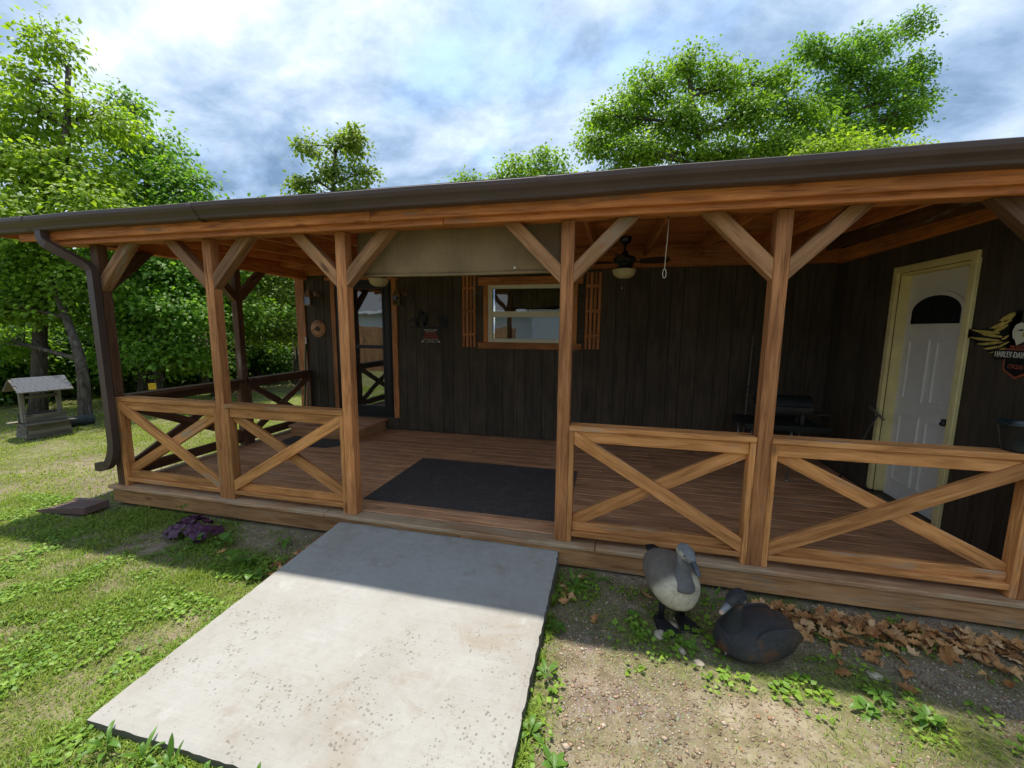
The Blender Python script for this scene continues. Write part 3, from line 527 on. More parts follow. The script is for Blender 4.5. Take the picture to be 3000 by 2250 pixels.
# gutter with downspout
def gutter():
    prof=[(-.112,2.520),(-.112,2.412),(-.178,2.412),(-.186,2.418),(-.190,2.434),(-.205,2.452),(-.226,2.470),(-.235,2.492),(-.235,2.518),(-.226,2.524),(-.220,2.520)]
    inn=[(-.222,2.515),(-.231,2.512),(-.231,2.494),(-.222,2.474),(-.202,2.456),(-.186,2.436),(-.182,2.42),(-.176,2.416),(-.116,2.416),(-.116,2.520)]
    P=prof+inn; n=len(P); xs=np.linspace(-1.0,11.75,60); vs=[];fs=[]
    for x in xs:
        dz=.004*math.sin(x*1.3)+.0025*math.sin(x*4.1); vs+=[(x,a,b+dz) for a,b in P]
    for i in range(len(xs)-1):
        for k in range(n): fs.append((i*n+k,i*n+(k+1)%n,(i+1)*n+(k+1)%n,(i+1)*n+k))
    vs+= [(-1.002,a,b) for a,b in prof]; m=len(xs)*n; fs.append(tuple(m+k for k in range(len(prof))))
    g=obj('gutter',vs,fs,'gutter_metal',porch,False); g.data.polygons.foreach_set('use_smooth',[False]*len(g.data.polygons))
    for x in (-.32,1.55,4.3):
        vs=[];fs=[]
        for xx in (x,x+.05):
            vs+=[(xx,a-.003 if a<-.12 else a,b-(.003 if b<2.43 else 0)) for a,b in prof]
        k=len(prof); fs=[(i,i+1,k+i+1,k+i) for i in range(k-1)]; obj('joint',vs,fs,'gutter_metal',g,True)
gutter()
def rect_tube(name,pts,hw,hd,mat,parent):
    vs,fs=tube_geo(pts,1.0,4); pp=[V(p) for p in pts]; out=[]
    for i,p in enumerate(pp):
        t=(pp[min(i+1,len(pp)-1)]-pp[max(i-1,0)]).normalized(); yv=V((0,1,0)); yv=(yv-t*yv.dot(t)).normalized(); xv=t.cross(yv)
        for a,b in ((-1,-1),(1,-1),(1,1),(-1,1)): out.append(p+xv*a*hw+yv*b*hd)
    bm=bmesh.new(); bv=[bm.verts.new(v) for v in out]
    for f in fs: bm.faces.new([bv[i] for i in f])
    return from_bm(name,bm,mat,parent)
yd=-.155
pt=[(-.2,yd,2.42),(-.2,yd,2.36),(-.185,yd,2.325),(-.15,yd+.005,2.295),(.07,-.04,2.14),(.10,-.025,2.115),(.122,-.015,2.08),(.125,-.012,2.02),(.125,-.012,.62)]
ds=rect_tube('downspout',pt,.036,.028,'gutter_metal',porch)
el=[(.125,-.012,.63)]+[(.125-.17*(1-math.cos(t)),-.012,.50-.30*math.sin(t)) for t in np.linspace(0,1.35,16)]+[(-.055,-.012,.195),(-.12,-.012,.20)]
el2=[]; rect_tube('elbow',el,.0375,.0295,'gutter_metal',ds)
for t in np.linspace(.35,1.25,9):
    c=V((.125-.17*(1-math.cos(t)),-.012,.50-.30*math.sin(t))); d=V((-.17*math.sin(t),0,-.30*math.cos(t))).normalized()
    rect_tube('rib',[c-d*.004,c+d*.004],.0395,.0315,'gutter_metal',ds)
# ------------------------------------------------------------------ things on the porch
def doormat(lo,hi,z,label,cut=0,rot=0):
    c=V(((lo[0]+hi[0])/2,(lo[1]+hi[1])/2,z)); hx,hy=(hi[0]-lo[0])/2,(hi[1]-lo[1])/2
    P=[(-hx,-hy),(hx,-hy),(hx,hy),(-hx,hy)] if not cut else [(-hx+cut,-hy),(hx-cut,-hy),(hx,-hy+cut),(hx,hy-cut),(hx-cut,hy),(-hx+cut,hy),(-hx,hy-cut),(-hx,-hy+cut)]
    bm=bmesh.new(); f=bm.faces.new([bm.verts.new((a,b,0)) for a,b in P]); r=bmesh.ops.extrude_face_region(bm,geom=[f]); top=[v for v in r['geom'] if isinstance(v,bmesh.types.BMVert)]
    bmesh.ops.translate(bm,vec=(0,0,.010),verts=top); tf=[g for g in r['geom'] if isinstance(g,bmesh.types.BMFace)]
    i=bmesh.ops.inset_region(bm,faces=tf,thickness=.028,depth=-.002)
    o=from_bm('doormat',bm,'rubber_mat',None,False,Matrix.Translation(c)@Matrix.Rotation(rot,4,'Z')); tag(o,label,'doormat')
doormat((2.60,.345),(4.47,1.60),.0022,'large black rubber mat on the porch floor by the entrance gap')
doormat((.36,1.66),(1.27,2.20),.0022,'small dark mat in front of the wooden step',.12)
st=thing('wooden_step',(.83,2.45,0),'low brown wooden box step under the storm door','step')
for i in range(5):
    a=2.045+i*.158; plank('tread_board',(.255,a+.077,.153),(1.405,a+.077,.153),.154,.034,'wood_deck',st)
plank('riser',(.285,2.075,.069),(1.375,2.075,.069),.132,.036,'wood_skirt',st,(0,-1,0))
for x in (.30,1.36): plank('side_board',(x,2.095,.069),(x,2.82,.069),.132,.036,'wood_skirt',st,(-1,0,0))
# wall lanterns
def lantern(x,z,label):
    t=thing('wall_lantern',(x,D-.01,z),label,'lantern','bronze lanterns either side of the storm door'); yb=D-.001; yl=D-.13; xl=x-.01
    lathe('back_plate',[(0,-.018),(.045,-.016),(.055,-.006),(.055,0)],'bronze',t,(x+.03,yb,z+.02),16,'y')
    tube('arm',[(x+.03,yb-.01,z+.02),(x+.03,yb-.06,z+.075),(x+.02,yb-.10,z+.10),(xl,yl,z+.09),(xl,yl,z+.05)],.008,'bronze',t,6)
    lathe('finial',[(0,.155),(.008,.15),(.012,.135),(.006,.12),(.006,.10),(.012,.095)],'bronze',t,(xl,yl,z),10)
    def sq(nm,lv,mat,par):
        vs=[];fs=[]
        for h,zz in lv: vs+=[(xl-h,yl-h,z+zz),(xl+h,yl-h,z+zz),(xl+h,yl+h,z+zz),(xl-h,yl+h,z+zz)]
        for i in range(len(lv)-1):
            for k in range(4): fs.append((i*4+k,i*4+(k+1)%4,i*4+4+(k+1)%4,i*4+4+k))
        fs.append((3,2,1,0)); q=4*len(lv)-4; fs.append((q,q+1,q+2,q+3)); return obj(nm,vs,fs,mat,par)
    cap=sq('lantern_cap',[(.070,-.03),(.072,-.022),(.055,-.012),(.042,.03),(.026,.07),(.012,.10)],'bronze',t)
    sq('base',[(.050,-.165),(.058,-.16),(.058,-.148)],'bronze',t)
    for a,b in ((-1,-1),(1,-1),(1,1),(-1,1)): block('bar',(xl+a*.054-.005,yl+b*.054-.005,z-.15),(xl+a*.054+.005,yl+b*.054+.005,z-.028),'bronze',t,.001)
    for a,b in ((0,-1),(1,0),(-1,0)):
        q=[(xl-.05,yl+b*.052,z-.148),(xl+.05,yl+b*.052,z-.148),(xl+.05,yl+b*.052,z-.03),(xl-.05,yl+b*.052,z-.03)] if b else [(xl+a*.052,yl-.05,z-.148),(xl+a*.052,yl+.05,z-.148),(xl+a*.052,yl+.05,z-.03),(xl+a*.052,yl-.05,z-.03)]
        obj('glass_pane',q,[(0,1,2,3)],'dark_glass',t)
    lathe('bulb',[(0,-.05),(.016,-.06),(.02,-.085),(.012,-.12),(.012,-.148)],'alabaster',t,(xl,yl,z),12)
lantern(.19,2.08,'bronze wall lantern left of the storm door above the round plaque'); lantern(1.71,2.075,'bronze wall lantern right of the storm door')
# round plaque
pl=thing('plaque',(.222,D-.012,1.562),'round reddish wooden plaque with burnt lettering left of the storm door','plaque')
lathe('disc',[(0,-.022),(.128,-.022),(.134,-.014),(.134,0)],'plaque_wood',pl,(.222,D-.001,1.562),36,'y')
def dash(u,v,l,h,ang,mat,par,nm='lettering'):
    c,s=math.cos(ang),math.sin(ang); prism(nm,[(u+a*c-b*s,v+a*s+b*c) for a,b in ((-l,-h),(l,-h),(l,h),(-l,h))],lambda x,z,d:(x,D-.0235-d,z),.0015,mat,par)
lt=[]
for r_,a0,a1,n_ in ((.112,40,140,15),(.088,50,130,11),(.108,215,325,17)):
    for k in range(n_):
        a=math.radians(a0+(a1-a0)*k/(n_-1)); 
        if k%5!=4: lt.append((.222+r_*math.cos(a),1.562+r_*math.sin(a),.0035+.001*(k%3),.008 if r_>.1 else .006,a-math.pi/2))
bm=bmesh.new()
for u,v,l,h,a in lt:
    c,s=math.cos(a),math.sin(a); bm.faces.new([bm.verts.new((u+p*c-q*s,D-.0238,v+p*s+q*c)) for p,q in ((-l,-h),(l,-h),(l,h),(-l,h))])
from_bm('lettering',bm,'burnt',pl)
prism('engraving',[(-.10,-.03),(-.10,-.05),(-.05,-.02),(-.03,-.04),(.0,-.045),(.02,-.055),(.035,-.03),(.055,-.005),(.05,.02),(.02,.018),(.01,.04),(-.01,.045),(-.03,.025),(-.045,.005)],lambda u,v,d:(.222+u,D-.0235-d,1.565+v),.0015,'burnt',pl)
# iron cut-out of rider and buffalo
cut=thing('metal_cutout',(2.12,D-.01,1.58),'black metal cut-out of a horse rider facing a bull above the warning sign','wall art')
f3=lambda u,v,d:(1.815+u,D-.012-d,1.588+v)
prism('ground_strip',[(0,0),(.632,0),(.632,.018),(0,.016)],f3,.006,'black_iron',cut)
prism('horse_and_rider',[(.015,.09),(.0,.07),(.01,.115),(.05,.135),(.10,.15),(.165,.155),(.15,.20),(.165,.235),(.155,.25),(.175,.27),(.205,.27),(.205,.25),(.22,.245),(.205,.23),(.215,.20),(.225,.19),(.25,.215),(.27,.225),(.30,.20),(.325,.155),(.315,.14),(.29,.16),(.275,.145),(.265,.115),(.285,.09),(.315,.05),(.325,.02),(.305,.03),(.27,.075),(.24,.095),(.235,.06),(.25,.018),(.23,.018),(.215,.06),(.205,.10),(.14,.10),(.12,.075),(.14,.04),(.165,.018),(.135,.018),(.105,.045),(.085,.08),(.06,.11),(.035,.105)],f3,.006,'black_iron',cut)
prism('bull',[(.50,.13),(.47,.12),(.475,.145),(.50,.15),(.49,.175),(.52,.17),(.56,.175),(.60,.15),(.625,.10),(.62,.06),(.60,.075),(.59,.018),(.57,.018),(.57,.05),(.545,.055),(.54,.018),(.515,.018),(.515,.06),(.50,.08)],f3,.006,'black_iron',cut)
prism('lasso',[(.33,.19),(.40,.20),(.47,.175),(.47,.17),(.40,.194),(.33,.184)],f3,.004,'black_iron',cut)
# warning sign
TS=lambda x,y,z:Matrix(((1,0,0,x),(0,0,-1,y),(0,1,0,z),(0,0,0,1)))
ws=thing('warning_sign',(2.157,D-.004,1.47),'small black sign with red and white lettering under the metal cut-out','sign')
block('board',(2.0,D-.006,1.368),(2.314,D-.001,1.577),'sign_black',ws,.001); ys=D-.0075
for s_,sz,z,m_,sx in (('BEFORE YOU BREAK',.030,1.558,'paint_bone',.80),('INTO MY HOUSE',.020,1.533,'paint_bone',.95),('STAND',.062,1.497,'paint_red',.98),('OUTSIDE',.058,1.449,'paint_red',1.02),('AND GET RIGHT WITH JESUS',.021,1.415,'paint_bone',.93),('TELL HIM',.022,1.397,'paint_bone',.9),("YOU'RE ON YOUR WAY",.020,1.379,'paint_bone',.90)):
    text('lettering',s_,sz,m_,ws,TS(2.157,ys,z),sx=sx)
for sg in (-1,1): prism('hand_mark',[(0,0),(.012,-.018),(.03,-.018),(.042,.004),(.034,.01),(.026,-.006),(.012,.012)],lambda u,v,d,sg=sg:(2.157+sg*(.112+u),ys-d,1.392+v),.001,'paint_bone',ws)
# eagle emblem on the wing wall
em=thing('eagle_sign',(XW-.01,.47,1.45),'metal eagle emblem sign with gold wings on the dark wall right of the white door','sign')
YC=.47; E3=lambda u,v,d:(XW-.003-d,YC-u,1.44+v)
TE=lambda u,v,dx=.012:Matrix(((0,0,-1,XW-.003-dx),(-1,0,0,YC-u),(0,1,0,1.44+v),(0,0,0,1)))
for sg in (-1,1):
    prism('wing',[(sg*a,b) for a,b in ((.05,.02),(.09,.05),(.10,.17),(.075,.26),(.03,.29),(.06,.30),(.12,.27),(.20,.205),(.24,.175),(.43,.175),(.36,.125),(.42,.115),(.34,.085),(.35,.06),(.28,.055),(.24,.02),(.19,.025),(.16,.0))],E3,.004,'sign_black',em)
    k=0
    for (a,b),(c,d_),w in (((.07,.275),(.17,.22),.024),((.09,.235),(.235,.17),.017),((.11,.20),(.22,.145),.014),((.16,.145),(.40,.165),.011),((.14,.12),(.33,.145),.012),((.15,.095),(.40,.110),.011),((.13,.085),(.33,.062),.011),((.12,.06),(.27,.030),.010),((.10,.045),(.21,.005),.010),((.08,.09),(.15,.055),.008),((.09,.13),(.14,.10),.008)):
        L_=math.hypot(c-a,d_-b); ex,ey=(c-a)/L_,(d_-b)/L_
        prism('feather',[(sg*(a+ex*t*L_-ey*o*w),b+ey*t*L_+ex*o*w) for t,o in ((0,-.3),(.3,-.8),(.7,-.85),(1,.5),(.75,.75),(.3,.8),(0,.4))],lambda u,v,d:(XW-.0075-d-.0005*1,YC-u,1.44+v),.003,'paint_gold',em); k+=1
prism('eagle_head',[(-.055,.12),(-.062,.16),(-.045,.20),(-.01,.215),(.03,.20),(.045,.165),(.03,.14),(.055,.12),(.03,.11),(.02,.09),(-.02,.07),(-.035,.10)],lambda u,v,d:(XW-.012-d,YC-u,1.44+v),.004,'paint_cream',em)
prism('eye_mark',[(-.03,.165),(.0,.172),(.022,.166),(.0,.160)],lambda u,v,d:(XW-.0165-d,YC-u,1.44+v),.002,'sign_black',em)
prism('beak',[(.015,.15),(.05,.145),(.062,.12),(.05,.10),(.035,.12),(.01,.125)],lambda u,v,d:(XW-.0165-d,YC-u,1.44+v),.003,'paint_gold',em)
prism('shield',[(-.10,.045),(.10,.045),(.10,-.07),(.095,-.10),(.0,-.152),(-.095,-.10),(-.10,-.07)],E3,.006,'paint_orange',em)
prism('shield_face',[(-.085,.035),(.085,.035),(.085,-.08),(.078,-.095),(.0,-.135),(-.078,-.095),(-.085,-.08)],lambda u,v,d:(XW-.0095-d,YC-u,1.44+v),.002,'sign_black',em)
prism('name_bar',[(-.175,-.025),(.175,-.025),(.175,.035),(-.175,.035)],lambda u,v,d:(XW-.0125-d,YC-u,1.44+v),.004,'sign_black',em)
text('lettering','HARLEY-DAVIDSON',.056,'paint_bone',em,TE(0,.004,.018),sx=.62); text('lettering','MOTOR',.036,'paint_orange',em,TE(0,.054,.014),sx=.9); text('lettering','CYCLES',.038,'paint_orange',em,TE(0,-.072,.0145),sx=.8)
# ceiling fans
def fan(x,y,label,drop=0.0):
    zr=rz(y); zc=zr-drop; t=thing('ceiling_fan',(x,y,zr),label,'ceiling fan','ceiling fans under the porch roof'); P=(x,y,zc)
    lathe('canopy',[(0,0),(.068,-.002),(.070,-.02),(.056,-.065),(.028,-.082),(.0,-.083)],'fan_black',t,(x,y,zr)); lathe('rod',[(.013,-.08+drop),(.013,-.15)],'fan_black',t,P,10)
    lathe('motor',[(.014,-.112),(.03,-.12),(.045,-.16),(.10,-.175),(.122,-.195),(.126,-.215),(.118,-.24),(.075,-.258),(.07,-.285),(.098,-.295),(.10,-.315),(0,-.32)],'fan_black',t,P)
    bw=lathe('glass_bowl',[(.133,-.322),(.130,-.345),(.112,-.385),(.075,-.412),(.03,-.424),(0,-.425)],'alabaster',t,P); lathe('finial',[(.0,-.42),(.02,-.425),(.016,-.435),(0,-.44)],'fan_black',bw,P,12)
    for i in range(4):
        a=math.radians(-8+90*i); c,s=math.cos(a),math.sin(a); zb_=zc-.235
        R=[(.17,-.045),(.25,-.056),(.36,-.064),(.44,-.060),(.48,-.035),(.488,0),(.48,.035),(.44,.06),(.36,.064),(.25,.056),(.17,.045)]
        vs=[(x+r_*c-w*s,y+r_*s+w*c,zb_-w*.38+dz) for dz in (0,.006) for r_,w in R]; n_=len(R)
        b=obj('blade',vs,[tuple(range(n_))[::-1],tuple(range(n_,2*n_))]+[(k,(k+1)%n_,n_+(k+1)%n_,n_+k) for k in range(n_)],'fan_blade',t)
        tube('blade_iron',[(x+.09*c,y+.09*s,zc-.23),(x+.15*c,y+.15*s,zb_-.004),(x+.21*c,y+.21*s,zb_-.004)],.010,'fan_black',b,6)
    for dx,l in ((-.015,.10),(.012,.17)): 
        ch=tube('pull_chain',[(x+dx,y-.03,zc-.40),(x+dx*1.2,y-.03,zc-.43-l)],.0022,'bronze',t,5)
        lathe('pull_knob',[(0,.008),(.006,.004),(.007,-.004),(0,-.010)],'white_plastic' if dx<0 else 'bronze',ch,(x+dx*1.2,y-.03,zc-.43-l),8)
fan(4.893,2.14,'black ceiling fan with cream bowl light right of the third front post',.042); fan(1.75,2.14,'ceiling fan whose cream bowl shows under the rolled shade by the storm door',.085)
# roll-up shade
sh=thing('roller_shade',(3.57,.2,2.4),'brown mesh roller shade half drawn between two front posts','shade')
vs=[];fs=[]; nx,nz=40,10
for j in range(nz+1):
    for i in range(nx+1):
        u,v=i/nx,j/nz; x=2.745+1.665*u; z=2.44-.435*v; vs.append((x,.198-.012*math.sin(math.pi*v)*(.6+.4*math.sin(u*5))-.004*math.sin(u*17+v*3),z-.006*math.sin(u*math.pi)*v))
for j in range(nz):
    for i in range(nx): q=j*(nx+1)+i; fs.append((q,q+1,q+nx+2,q+nx+1))
o=obj('fabric',vs,fs,'shade_fabric',sh,True); sm=o.modifiers.new('s','SOLIDIFY'); sm.thickness=.003
tube('hem_bar',[(2.745+1.665*u,.196,2.006-.006*math.sin(u*math.pi)) for u in np.linspace(0,1,13)],.012,'shade_fabric',sh,8); tube('roller',[(2.745,.205,2.45),(4.41,.205,2.45)],.022,'shade_fabric',sh,10)
lathe('clip',[(0,-.012),(.008,-.01),(.01,0),(0,.004)],'white_plastic',sh,(4.06,.186,2.035),8,'y')
# pull cord on the beam
cd=thing('pull_cord',(5.105,.05,2.325),'white pull cord with a loop hanging from the front beam','cord')
tube('hook',[(5.107,.085,2.33),(5.107,.085,2.312),(5.113,.085,2.306),(5.118,.085,2.312)],.003,'black_iron',cd,6)
tube('cord',[(5.113,.085,2.308),(5.111,.085,2.2),(5.106,.085,2.08),(5.104,.085,1.985)],.0022,'cord_white',cd,6)
tube('loop',[(5.104+.011*math.sin(a)*(1 if a<math.pi else 1),.085,1.958+.03*math.cos(a)) for a in np.linspace(0,2*math.pi,13)],.0022,'cord_white',cd,6)
# green broom
br=thing('broom',(.0,2.74,.17),'green broom with white grip leaning by the left corner board','broom')
tube('handle',[(.03,2.66,.30),(-.005,2.815,1.34)],.012,'green_paint',br,8); tube('grip',[(-.004,2.811,1.315),(-.008,2.826,1.42)],.014,'white_plastic',br,8)
prism('bristles',[(-.13,.0),(.12,.0),(.06,.13),(.02,.15),(-.02,.15),(-.06,.13)],lambda u,v,d:(.35-.02+u*.9,2.60+d-v*.1,.172+v),.05,'green_paint',br) if False else prism('bristles',[(-.09,.0),(.16,.0),(.07,.12),(.05,.15),(.01,.15),(-.01,.12)],lambda u,v,d:(.28+.0+u-.25*(v/.15),2.60+d+v*.2,.1715+v),.05,'green_paint',br)
# thin grey pole and T-handled rod
tag(tube('pole',[(6.44,2.70,.003),(6.50,2.832,1.53)],.009,'wood_grey',None,8),'thin grey pole leaning against the dark back wall behind a post','pole')
rd=thing('squeegee',(7.2,1.9,0),'thin grey rod with a crossbar leaning left of the white door','squeegee')
tube('rod',[(7.17,2.0,.012),(7.29,1.70,.80)],.010,'grill_grey',rd,8); tube('crossbar',[(7.29,1.83,.862),(7.29,1.60,.770)],.011,'wood_grey',rd,8)
# table with portable grill
tb=thing('folding_table',(6.62,2.15,0),'dark low table with thin metal legs in the right back corner','table')
block('table_top',(6.22,1.87,.545),(6.99,2.44,.60),'table_green',tb,.008); block('lip',(6.20,1.852,.575),(7.01,1.868,.612),'grill_black',tb,.003)
for x,y_ in ((6.29,1.93),(6.66,1.90),(6.93,2.38),(6.29,2.38)):
    lg=tube('leg',[(x,y_,.0),(x,y_,.547)],.011,'steel',tb,8); lathe('foot',[(0,0),(.02,.001),(.02,.012),(.011,.018)],'steel',lg,(x,y_,.001),10)
gr=thing('portable_grill',(6.62,2.13,.6),'small barrel grill with open lid on the dark table','grill')
def half(nm,a0,a1,r_,x0,x1,yc_,zc_,mat):
    pts=[(yc_+r_*math.cos(a),zc_+r_*math.sin(a)) for a in np.linspace(a0,a1,13)]; prism(nm,pts,lambda u,v,d:(x0+d,u,v),x1-x0,mat,gr)
half('firebox',math.pi,2*math.pi,.115,6.36,6.88,2.10,.785,'grill_grey'); half('lid',.35,.35+math.pi*.85,.118,6.38,6.90,2.16,.775,'table_green')
for x in (6.44,6.80): 
    for y_ in (2.03,2.17): block('foot',(x-.016,y_-.012,.601),(x+.016,y_+.012,.70),'grill_grey',gr,.002)
block('side_shelf',(6.9,2.05,.70),(7.1,2.2,.712),'grill_grey',gr,.002)
tag(lathe('bucket',[(0,0),(.075,0),(.082,.02),(.108,.155),(.118,.158),(.118,.172),(.106,.172),(.10,.15),(.07,.02),(0,.015)],'pot_dark',None,(7.15,.11,CAPZ+.001),28),'dark plastic bucket standing on the rail at the right edge','bucket')
# splash block
sp=thing('splash_block',(-.2,-.15,-.2),'brown plastic splash block below the downspout','splash block')
Lx=[(-.42,.125,.018),(.05,.085,.05)]
zf=GZ(-.4,-.15)+.012
vs=[];fs=[]
for x,w,h in ((-.52,.15,.03),(.02,.10,.07)):
    zz=zf+(.0 if x<-.3 else .02); vs+=[(x,-.145-w,zz),(x,-.145-w,zz+h),(x,-.145-w+.02,zz+h),(x,-.145-w+.03,zz+.012),(x,-.145+w-.03,zz+.012),(x,-.145+w-.02,zz+h),(x,-.145+w,zz+h),(x,-.145+w,zz)]
fs=[(i,i+1,9+i,8+i) for i in range(7)]+[(7,0,8,15),(8,9,10,11),(8,11,12,15),(12,13,14,15),(0,3,2,1),(0,7,4,3),(4,7,6,5)]
obj('tray',vs,fs,'tray_brown',sp)
block('end_wall',(.018,-.24,zf+.02),(.032,-.05,zf+.088),'tray_brown',sp,.002)
for k in range(5): plank('rib',(-.51,-.145-.07+k*.035,zf+.013),(.012,-.145-.07+k*.035,zf+.033),.006,.008,'tray_brown',sp,(0,0,1),0)
# ------------------------------------------------------------------ goose decoys
def loft(rings,n=28):
    """rings: (centre, axis_u, axis_v, ru, rv) -> verts, faces closed at both ends"""
    vs=[];fs=[]
    for c,u,v,ru,rv in rings:
        for k in range(n): a=2*math.pi*k/n; vs.append(V(c)+V(u)*ru*math.cos(a)+V(v)*rv*math.sin(a))
    for i in range(len(rings)-1):
        for k in range(n): fs.append((i*n+k,i*n+(k+1)%n,(i+1)*n+(k+1)%n,(i+1)*n+k))
    a=len(vs); vs.append(V(rings[0][0])); vs.append(V(rings[-1][0])); m=(len(rings)-1)*n
    for k in range(n): fs.append((a,(k+1)%n,k)); fs.append((a+1,m+k,m+(k+1)%n))
    return vs,fs
def catmull(P,n):
    P=[np.array(p,float) for p in P]; Q=[2*P[0]-P[1]]+P+[2*P[-1]-P[-2]]; out=[]
    for i in range(len(P)-1):
        p0,p1,p2,p3=Q[i:i+4]
        for k in range(n):
            t=k/n; out.append(.5*((2*p1)+(-p0+p2)*t+(2*p0-5*p1+4*p2-p3)*t*t+(-p0+3*p1-3*p2+p3)*t**3))
    out.append(P[-1]); return out
def spine_loft(ctrl,n=28,sub=6):
    """ctrl rows: (x along body, z, half width, half height)"""
    c=catmull(ctrl,sub); rings=[]
    for i,r in enumerate(c):
        a=c[max(i-1,0)]; b=c[min(i+1,len(c)-1)]; t=V((b[0]-a[0],0,b[1]-a[1])).normalized(); up=V((-t.z,0,t.x)); rings.append(((r[0],0,r[1]),(0,1,0),up,max(r[2],.001),max(r[3],.001)))
    return loft(rings,n)
def paint(o,fn):
    a=o.data.color_attributes.new('paint','FLOAT_COLOR','POINT'); cols=[]
    for v in o.data.vertices: cols+=list(fn(v.co))+[1]
    a.data.foreach_set('color',cols)
def lerp3(a,b,t): t=max(0,min(1,t)); t=t*t*(3-2*t); return tuple(x+(y-x)*t for x,y in zip(a,b))
def gobj(name,vs,fs,mat,parent,Mx,fn):
    o=obj(name,vs,fs,mat,parent,True,Mx); paint(o,fn); return o
def standing_goose():
    zg=GZ(5.2,-.45); base=V((5.195,-.345,zg)); t=thing('goose_decoy',base,'standing grey goose decoy with cream breast and black feet by the skirt board','goose decoy','goose decoys in front of the porch')
    h=math.atan2(-.90,.42); Mx=Matrix.Translation(base)@Matrix.Rotation(h,4,'Z')
    ctrl=[(-.215,.335,.012,.010),(-.20,.332,.05,.028),(-.165,.322,.095,.065),(-.105,.303,.130,.103),(-.03,.280,.146,.124),(.05,.257,.146,.126),(.11,.243,.128,.114),(.152,.238,.090,.085),(.175,.24,.035,.04)]
    vs,fs=spine_loft(ctrl,32,6)
    cr=(.80,.73,.56); gy_=(.225,.192,.16)
    def f(p):
        k=(.335-p.x*.75-p.z)/.10+.55; d=abs(p.y)*1.2
        return lerp3(gy_,cr,(p.x*2.6-p.z*2.4+.70-d*.6)/.20)
    gobj('body',vs,fs,'goose_light',t,Mx,f)
    # tail
    gobj('tail',[(-.265,-.032,.347),(-.265,.032,.347),(-.17,.05,.350),(-.17,-.05,.350),(-.265,-.028,.335),(-.265,.028,.335),(-.17,.04,.31),(-.17,-.04,.31)],[(0,1,2,3),(7,6,5,4),(0,4,5,1),(1,5,6,2),(2,6,7,3),(3,7,4,0)],'goose_light',t,Mx,lambda p:(.02,.02,.022))
    # neck with sleeve-like collar
    nk=[((.118,0,.29),.073),((.116,0,.305),.073),((.115,0,.335),.060),((.114,0,.39),.044),((.110,0,.44),.037),((.108,0,.485),.036)]
    rings=[((c[0],0,c[2]),(1,0,0),(0,1,0),r,r*.95) for c,r in nk]; vs,fs=loft(rings,24); gobj('neck',vs,fs,'goose_light',t,Mx,lambda p:lerp3((.20,.206,.213),(.40,.39,.33),(p.z-.43)/.05*(1 if p.x<.13 else 0)))
    hd=[(.075,.505,.012,.02),(.085,.507,.034,.034),(.11,.512,.041,.042),(.145,.508,.040,.040),(.175,.495,.031,.030),(.195,.485,.022,.022)]
    vs,fs=spine_loft(hd,24,4)
    head=gobj('head',vs,fs,'goose_light',t,Mx,lambda p:(.66,.63,.52) if abs(p.y)>.026 and p.z<.522 and p.x<.165 else (.26,.27,.285))
    bl=[(.182,.486,.021,.020),(.215,.470,.018,.015),(.245,.452,.016,.009),(.262,.440,.010,.004)]; vs,fs=spine_loft(bl,16,4); gobj('bill',vs,fs,'goose_light',head,Mx,lambda p:(.13,.145,.17) if abs(p.y)<.012 else (.05,.055,.065))
    for sg in (-1,1):
        vs,fs=loft([((.165,sg*.0355,.512),(1,0,0),(0,0,1),.001,.001),((.165,sg*.036,.512),(1,0,0),(0,0,1),.006,.006),((.165,sg*.0395,.512),(1,0,0),(0,0,1),.004,.004)],10); gobj('eye',vs,fs,'goose_dark',head,Mx,lambda p:(.01,.01,.01))
        yy=sg*.072; lg=gobj('leg',*tube_geo([(.03,yy*.9,.19),(.035,yy,.10),(.03,yy,.03)],[.026,.017,.02],10),'black_iron',t,Mx,lambda p:(0,0,0))
        P=[(1.25*a-.01,1.2*b) for a,b in [(-.035,0),(-.02,-.022),(.03,-.035),(.10,-.062),(.115,-.052),(.112,-.028),(.130,-.008),(.135,0),(.130,.008),(.112,.028),(.115,.052),(.10,.062),(.03,.035),(-.02,.022)]]
        vs=[(.02+a,yy+b,.002) for a,b in P]+[(.02+a*.9,yy+b*.9,.018 if a<.06 else .010) for a,b in P]+[(.03,yy,.045)]; n_=len(P)
        fs=[tuple(range(n_))[::-1]]+[(k,(k+1)%n_,n_+(k+1)%n_,n_+k) for k in range(n_)]+[(n_+k,n_+(k+1)%n_,2*n_) for k in range(n_)]
        gobj('foot',vs,fs,'black_iron',t,Mx,lambda p:(0,0,0))
standing_goose()
